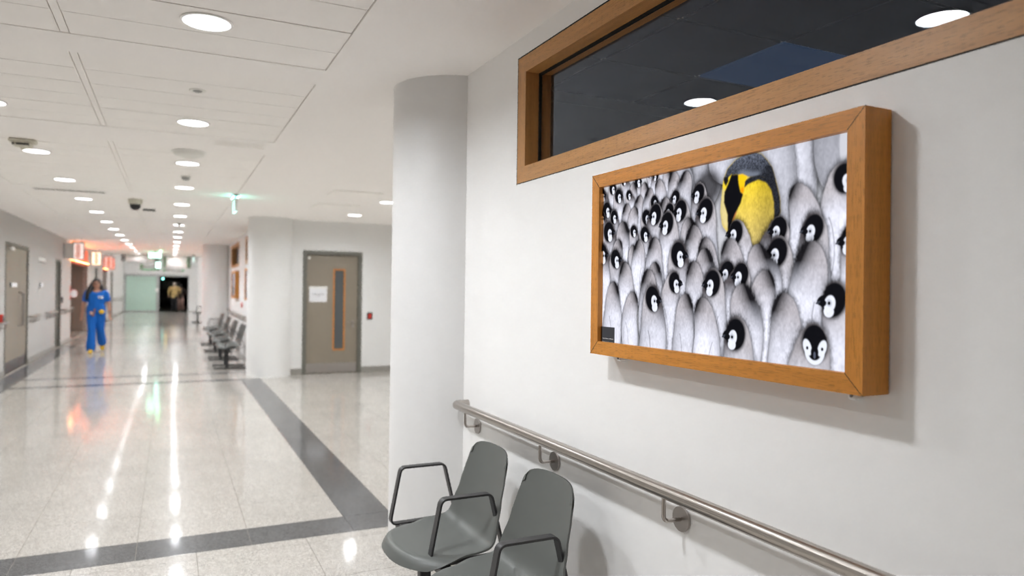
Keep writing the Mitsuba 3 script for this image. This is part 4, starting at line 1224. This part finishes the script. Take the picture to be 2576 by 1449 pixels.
def build_walker(label, h, pose, look, tr):
    """local frame: x to the person's left, y backwards (the person faces -y), z up, feet at z = 0. Heights are for 1.64 m and scaled by h."""
    k = person(label)
    P = {q: np.array(v, float) for q, v in pose.items()}
    names = []

    def add(n, mesh, m, parent=None, smooth=True):
        q = put(n, mesh, m, parent or k, smooth=smooth)
        names.append(q)
        return q
    c = [  # torso, neck, head
        [(P['hip'], .105), (P['waist'], .098), (P['chest'], .112), (P['neck0'], .060), (P['neck1'], .048)],
        [(P['hip'] + [.07, 0, -.02], .095), (P['hip'] + [-.07, 0, -.02], .095)], [(P['waist'] + [.04, 0, 0], .085), (P['waist'] + [-.04, 0, 0], .085)], [(P['chest'] + [.06, 0, 0], .095), (P['chest'] + [-.06, 0, 0], .095)],
        [(P['hip'] + [.05, 0, 0], .10), (P['waist'] + [.035, 0, 0], .088), (P['chest'] + [.05, 0, .02], .098)], [(P['hip'] + [-.05, 0, 0], .10), (P['waist'] + [-.035, 0, 0], .088), (P['chest'] + [-.05, 0, .02], .098)],
        [(P['shL'], .052), (P['neck0'], .055)], [(P['shR'], .052), (P['neck0'], .055)],
        [(P['neck1'], .05), (P['head'] + [0, .012, .0], .084)],
        [(P['head'] + [0, .020, .022], .090), (P['head'] + [0, -.022, -.012], .076)], [(P['head'] + [0, -.020, -.02], .070), (P['head'] + [0, -.050, -.085], .036)], [(P['head'] + [0, .0, -.03], .068), (P['head'] + [0, -.044, -.083], .040)],
        [(P['head'] + [0, -.093, .004], .010), (P['head'] + [0, -.108, -.030], .0135)],
        [(P['head'] + [.083, .012, .012], .012), (P['head'] + [.082, .014, -.028], .010)], [(P['head'] + [-.083, .012, .012], .012), (P['head'] + [-.082, .014, -.028], .010)],
    ]
    for s in 'LR':
        q = 1 if s == 'L' else -1
        c += [[(P['sh' + s], .054), (P['el' + s], .040), (P['wr' + s], .027)],
              [(P['hip'] + [.085 * q, 0, -.03], .088), (P['kn' + s], .056), (P['an' + s], .036)],
              [(P['an' + s], .038), (P['to' + s], .032)], [(P['an' + s], .036), (P['hl' + s], .034)]]
        c += hand(P['wr' + s], P['wr' + s] - P['el' + s], q, (-.5 * q, -1, 0))
    add('body', bones(c, .018, 10), look['skin'])
    # clothes follow the body
    top = [[(P['hem'] + [.095, 0, 0], .108), (P['waist'] + [.055, 0, 0], .102), (P['chest'] + [.065, 0, .02], .112), (P['shL'] + [-.03, 0, -.005], .064)], [(P['hem'] + [-.095, 0, 0], .108), (P['waist'] + [-.055, 0, 0], .102), (P['chest'] + [-.065, 0, .02], .112), (P['shR'] + [.03, 0, -.005], .064)],
           [(P['hem'] + [.09, 0, 0], .11), (P['hem'] + [-.09, 0, 0], .11)], [(P['chest'] + [.06, 0, 0], .115), (P['chest'] + [-.06, 0, 0], .115)], [(P['waist'] + [.05, 0, 0], .108), (P['waist'] + [-.05, 0, 0], .108)],
           [(P['shL'] + [0, 0, .0], .066), (P['neck0'] + [.045, .01, -.022], .050), (P['neck0'] + [-.045, .01, -.022], .050), (P['shR'], .066)]]
    top.append([(P['hem'], .128), (P['waist'], .122), (P['chest'] + [0, 0, -.01], .136)])
    for s in 'LR':
        e = P['sh' + s] + (P['el' + s] - P['sh' + s]) * look['sleeve']
        if look['sleeve'] > 1:
            top.append([(P['sh' + s], .072), (P['el' + s], .060), (P['el' + s] + (P['wr' + s] - P['el' + s]) * (look['sleeve'] - 1), .046)])
        else:
            top.append([(P['sh' + s], .068), (e, .070)])
    add('top', bones(top, .025, 10), look['top'])
    tr_ = [[(P['hip'] + [.08, 0, .02], .112), (P['hip'] + [-.08, 0, .02], .112)]]
    for s in 'LR':
        q = 1 if s == 'L' else -1
        an = P['an' + s] + (P['kn' + s] - P['an' + s]) * .06
        tr_.append([(P['hip'] + [.08 * q, 0, -.02], .112), (P['kn' + s] * .5 + (P['hip'] + [.085 * q, 0, -.03]) * .5, .096), (P['kn' + s], .080), (an, look['flare'])])
    add('trousers', bones(tr_, .025, 10), look['legs'])
    for s in 'LR':
        sh = bones([[(P['an' + s] + [0, .0, -.035], .046), (P['to' + s] + [0, 0, .004], .042)], [(P['an' + s] + [0, 0, -.03], .046), (P['hl' + s] + [0, 0, .004], .042)], [(P['to' + s] + [.012, 0, 0], .036), (P['to' + s] + [-.012, 0, 0], .036)]], .02, 6)
        add('shoe', sh, look['shoe'])
    H = P['head']
    add('eye', ellipsoid(H + [.033, -.083, .010], (.012, .006, .006)), 'mat_black')
    add('eye', ellipsoid(H + [-.033, -.083, .010], (.012, .006, .006)), 'mat_black')
    add('mouth', ellipsoid(H + [0, -.088, -.062], (.024, .008, .007)), 'mat_lips')
    return k, P, add, names


def ellipsoid(c, r):
    m = trimesh.creation.icosphere(2, 1.0)
    m.vertices = m.vertices * np.array(r) + np.array(c)
    return m


def ry(deg):
    return T().rotate([0, 0, 1], deg)


# the walking person in blue scrubs (faces the camera)
pose = dict(hip=(0, 0, .90), waist=(.0, -.005, 1.07), chest=(.0, -.005, 1.24), neck0=(0, .015, 1.375), neck1=(0, .0, 1.445), head=(0, -.015, 1.535), hem=(0, 0, .93),
            shL=(.175, .01, 1.335), shR=(-.175, .01, 1.335), elL=(.245, .035, 1.08), elR=(-.235, .06, 1.08), wrL=(.262, -.02, .865), wrR=(-.262, .10, .87),
            knL=(.085, .02, .49), knR=(-.080, -.115, .485), anL=(.125, .37, .19), anR=(-.095, -.16, .085), toL=(.13, .36, .055), toR=(-.105, -.31, .040), hlL=(.12, .44, .20), hlR=(-.09, -.125, .045))
look = dict(skin='mat_skin', top='mat_scrubs', legs='mat_scrubs', shoe='mat_yellow', sleeve=.62, flare=.098)
k, P, add, names = build_walker('person in blue scrubs and yellow shoes with long black hair walking towards the camera', 1, pose, look, None)
hd = P['head']
hair = [[(hd + [0, .03, .030], .097), (hd + [0, .045, -.02], .090)], [(hd + [-.075, .02, .0], .042), (hd + [-.115, .0, -.10], .058), (hd + [-.150, -.02, -.20], .060), (hd + [-.175, -.03, -.30], .045), (hd + [-.19, -.035, -.36], .022)],
        [(hd + [.070, .02, .0], .036), (hd + [.090, .02, -.09], .044), (hd + [.125, .02, -.165], .036), (hd + [.155, .03, -.20], .02)], [(hd + [0, .06, 0], .085), (hd + [0, .075, -.16], .080), (hd + [-.03, .08, -.30], .06)], [(hd + [-.06, .03, -.02], .06), (hd + [-.09, .05, -.22], .07)],
        [(hd + [-.058, -.028, .060], .036), (hd + [.0, -.02, .082], .034), (hd + [.058, -.028, .060], .036)]]
add('hair', bones(hair, .02, 8), 'mat_hair_black')
for q in (-1, 1):
    rim = tube([hd + [q * .034 + .027 * math.cos(a), -.100 + .02 * abs(math.cos(a)) * (1 if q * math.cos(a) > 0 else 0), .006 + .020 * math.sin(a)] for a in np.linspace(0, 2 * np.pi, 20)[:-1]], .0035, 6, closed=True)
    add('glasses_rim', rim, 'mat_matte_black')
    add('glasses_temple', tube([hd + [q * .061, -.085, .010], hd + [q * .083, .0, .014]], .003, 6), 'mat_matte_black')
add('name_badge', moved(cbox(-.048, .048, -.006, .006, -.026, .026, .002), .085, -.146, 1.235), 'mat_paper', smooth=False)
add('badge_print', moved(box(-.03, .0, -.0075, -.006, -.016, .014), .085, -.146, 1.235), 'mat_grey_dark', smooth=False)
add('belt_pouch', ellipsoid((.105, -.135, .915), (.055, .030, .048)), 'mat_yellow')
add('lanyard', moved(cbox(-.020, .020, -.006, .006, -.090, .085, .003), -.040, -.146, .90, (12, [0, 1, 0])), 'mat_strap_brown', smooth=False)
add('key_fob', ellipsoid((-.095, -.140, .885), (.032, .016, .040)), 'mat_skin_pale')
add('wristwatch', tube([P['wrL'] + [.033 * math.cos(a), .033 * math.sin(a), .035] for a in np.linspace(0, 2 * np.pi, 16)[:-1]], .010, 6, closed=True), 'mat_steel_plate')
place(k, names, T().translate([-1.49, 18.25, 0]).rotate([0, 0, 1], 4.7))

# the person in a tan jacket going out through the sliding door (back to the camera)
pose2 = dict(hip=(0, 0, .97), waist=(.0, .0, 1.13), chest=(.0, .0, 1.32), neck0=(0, .015, 1.47), neck1=(0, .0, 1.54), head=(0, -.02, 1.64), hem=(0, 0, .90),
             shL=(.20, .01, 1.43), shR=(-.20, .01, 1.43), elL=(.30, .05, 1.17), elR=(-.31, -.02, 1.19), wrL=(.29, -.06, .95), wrR=(-.20, -.20, 1.10),
             knL=(.095, -.08, .52), knR=(-.090, .04, .52), anL=(.10, -.16, .09), anR=(-.10, .22, .14), toL=(.11, -.30, .042), toR=(-.11, .14, .05), hlL=(.10, -.12, .045), hlR=(-.10, .28, .13))
look2 = dict(skin='mat_skin_pale', top='mat_jacket_tan', legs='mat_trousers_black', shoe='mat_matte_black', sleeve=1.8, flare=.075)
k, P, add, names = build_walker('person in a tan jacket and black trousers seen from behind at the sliding door', 1, pose2, look2, None)
hd = P['head']
add('hair', bones([[(hd + [0, .022, .030], .094), (hd + [0, .04, -.02], .085)], [(hd + [0, .04, -.02], .075), (hd + [0, .05, -.06], .055)]], .02, 8), 'mat_hair_grey')
add('collar', tube([hd + [.075 * math.cos(a), .02 + .075 * math.sin(a), -.165] for a in np.linspace(0, 2 * np.pi, 20)[:-1]], .03, 8, closed=True), 'mat_jacket_tan')
place(k, names, T().translate([.20, 46.0, 0]).rotate([0, 0, 1], 180))
# a second person, half hidden, going the same way
look3 = dict(skin='mat_skin', top='mat_coat_dark', legs='mat_trousers_pink', shoe='mat_matte_black', sleeve=1.8, flare=.085)
pose3 = {q: (v[0], v[1], v[2] * .93) for q, v in pose2.items()}
k, P, add, names = build_walker('person in a dark coat and dusty pink trousers beyond the tan jacket', 1, pose3, look3, None)
hd = P['head']
add('hair', bones([[(hd + [0, .022, .030], .096), (hd + [0, .04, -.05], .09)], [(hd + [0, .05, -.05], .08), (hd + [0, .06, -.14], .05)]], .02, 8), 'mat_hair_black')
place(k, names, T().translate([.56, 47.0, 0]).rotate([0, 0, 1], 180))
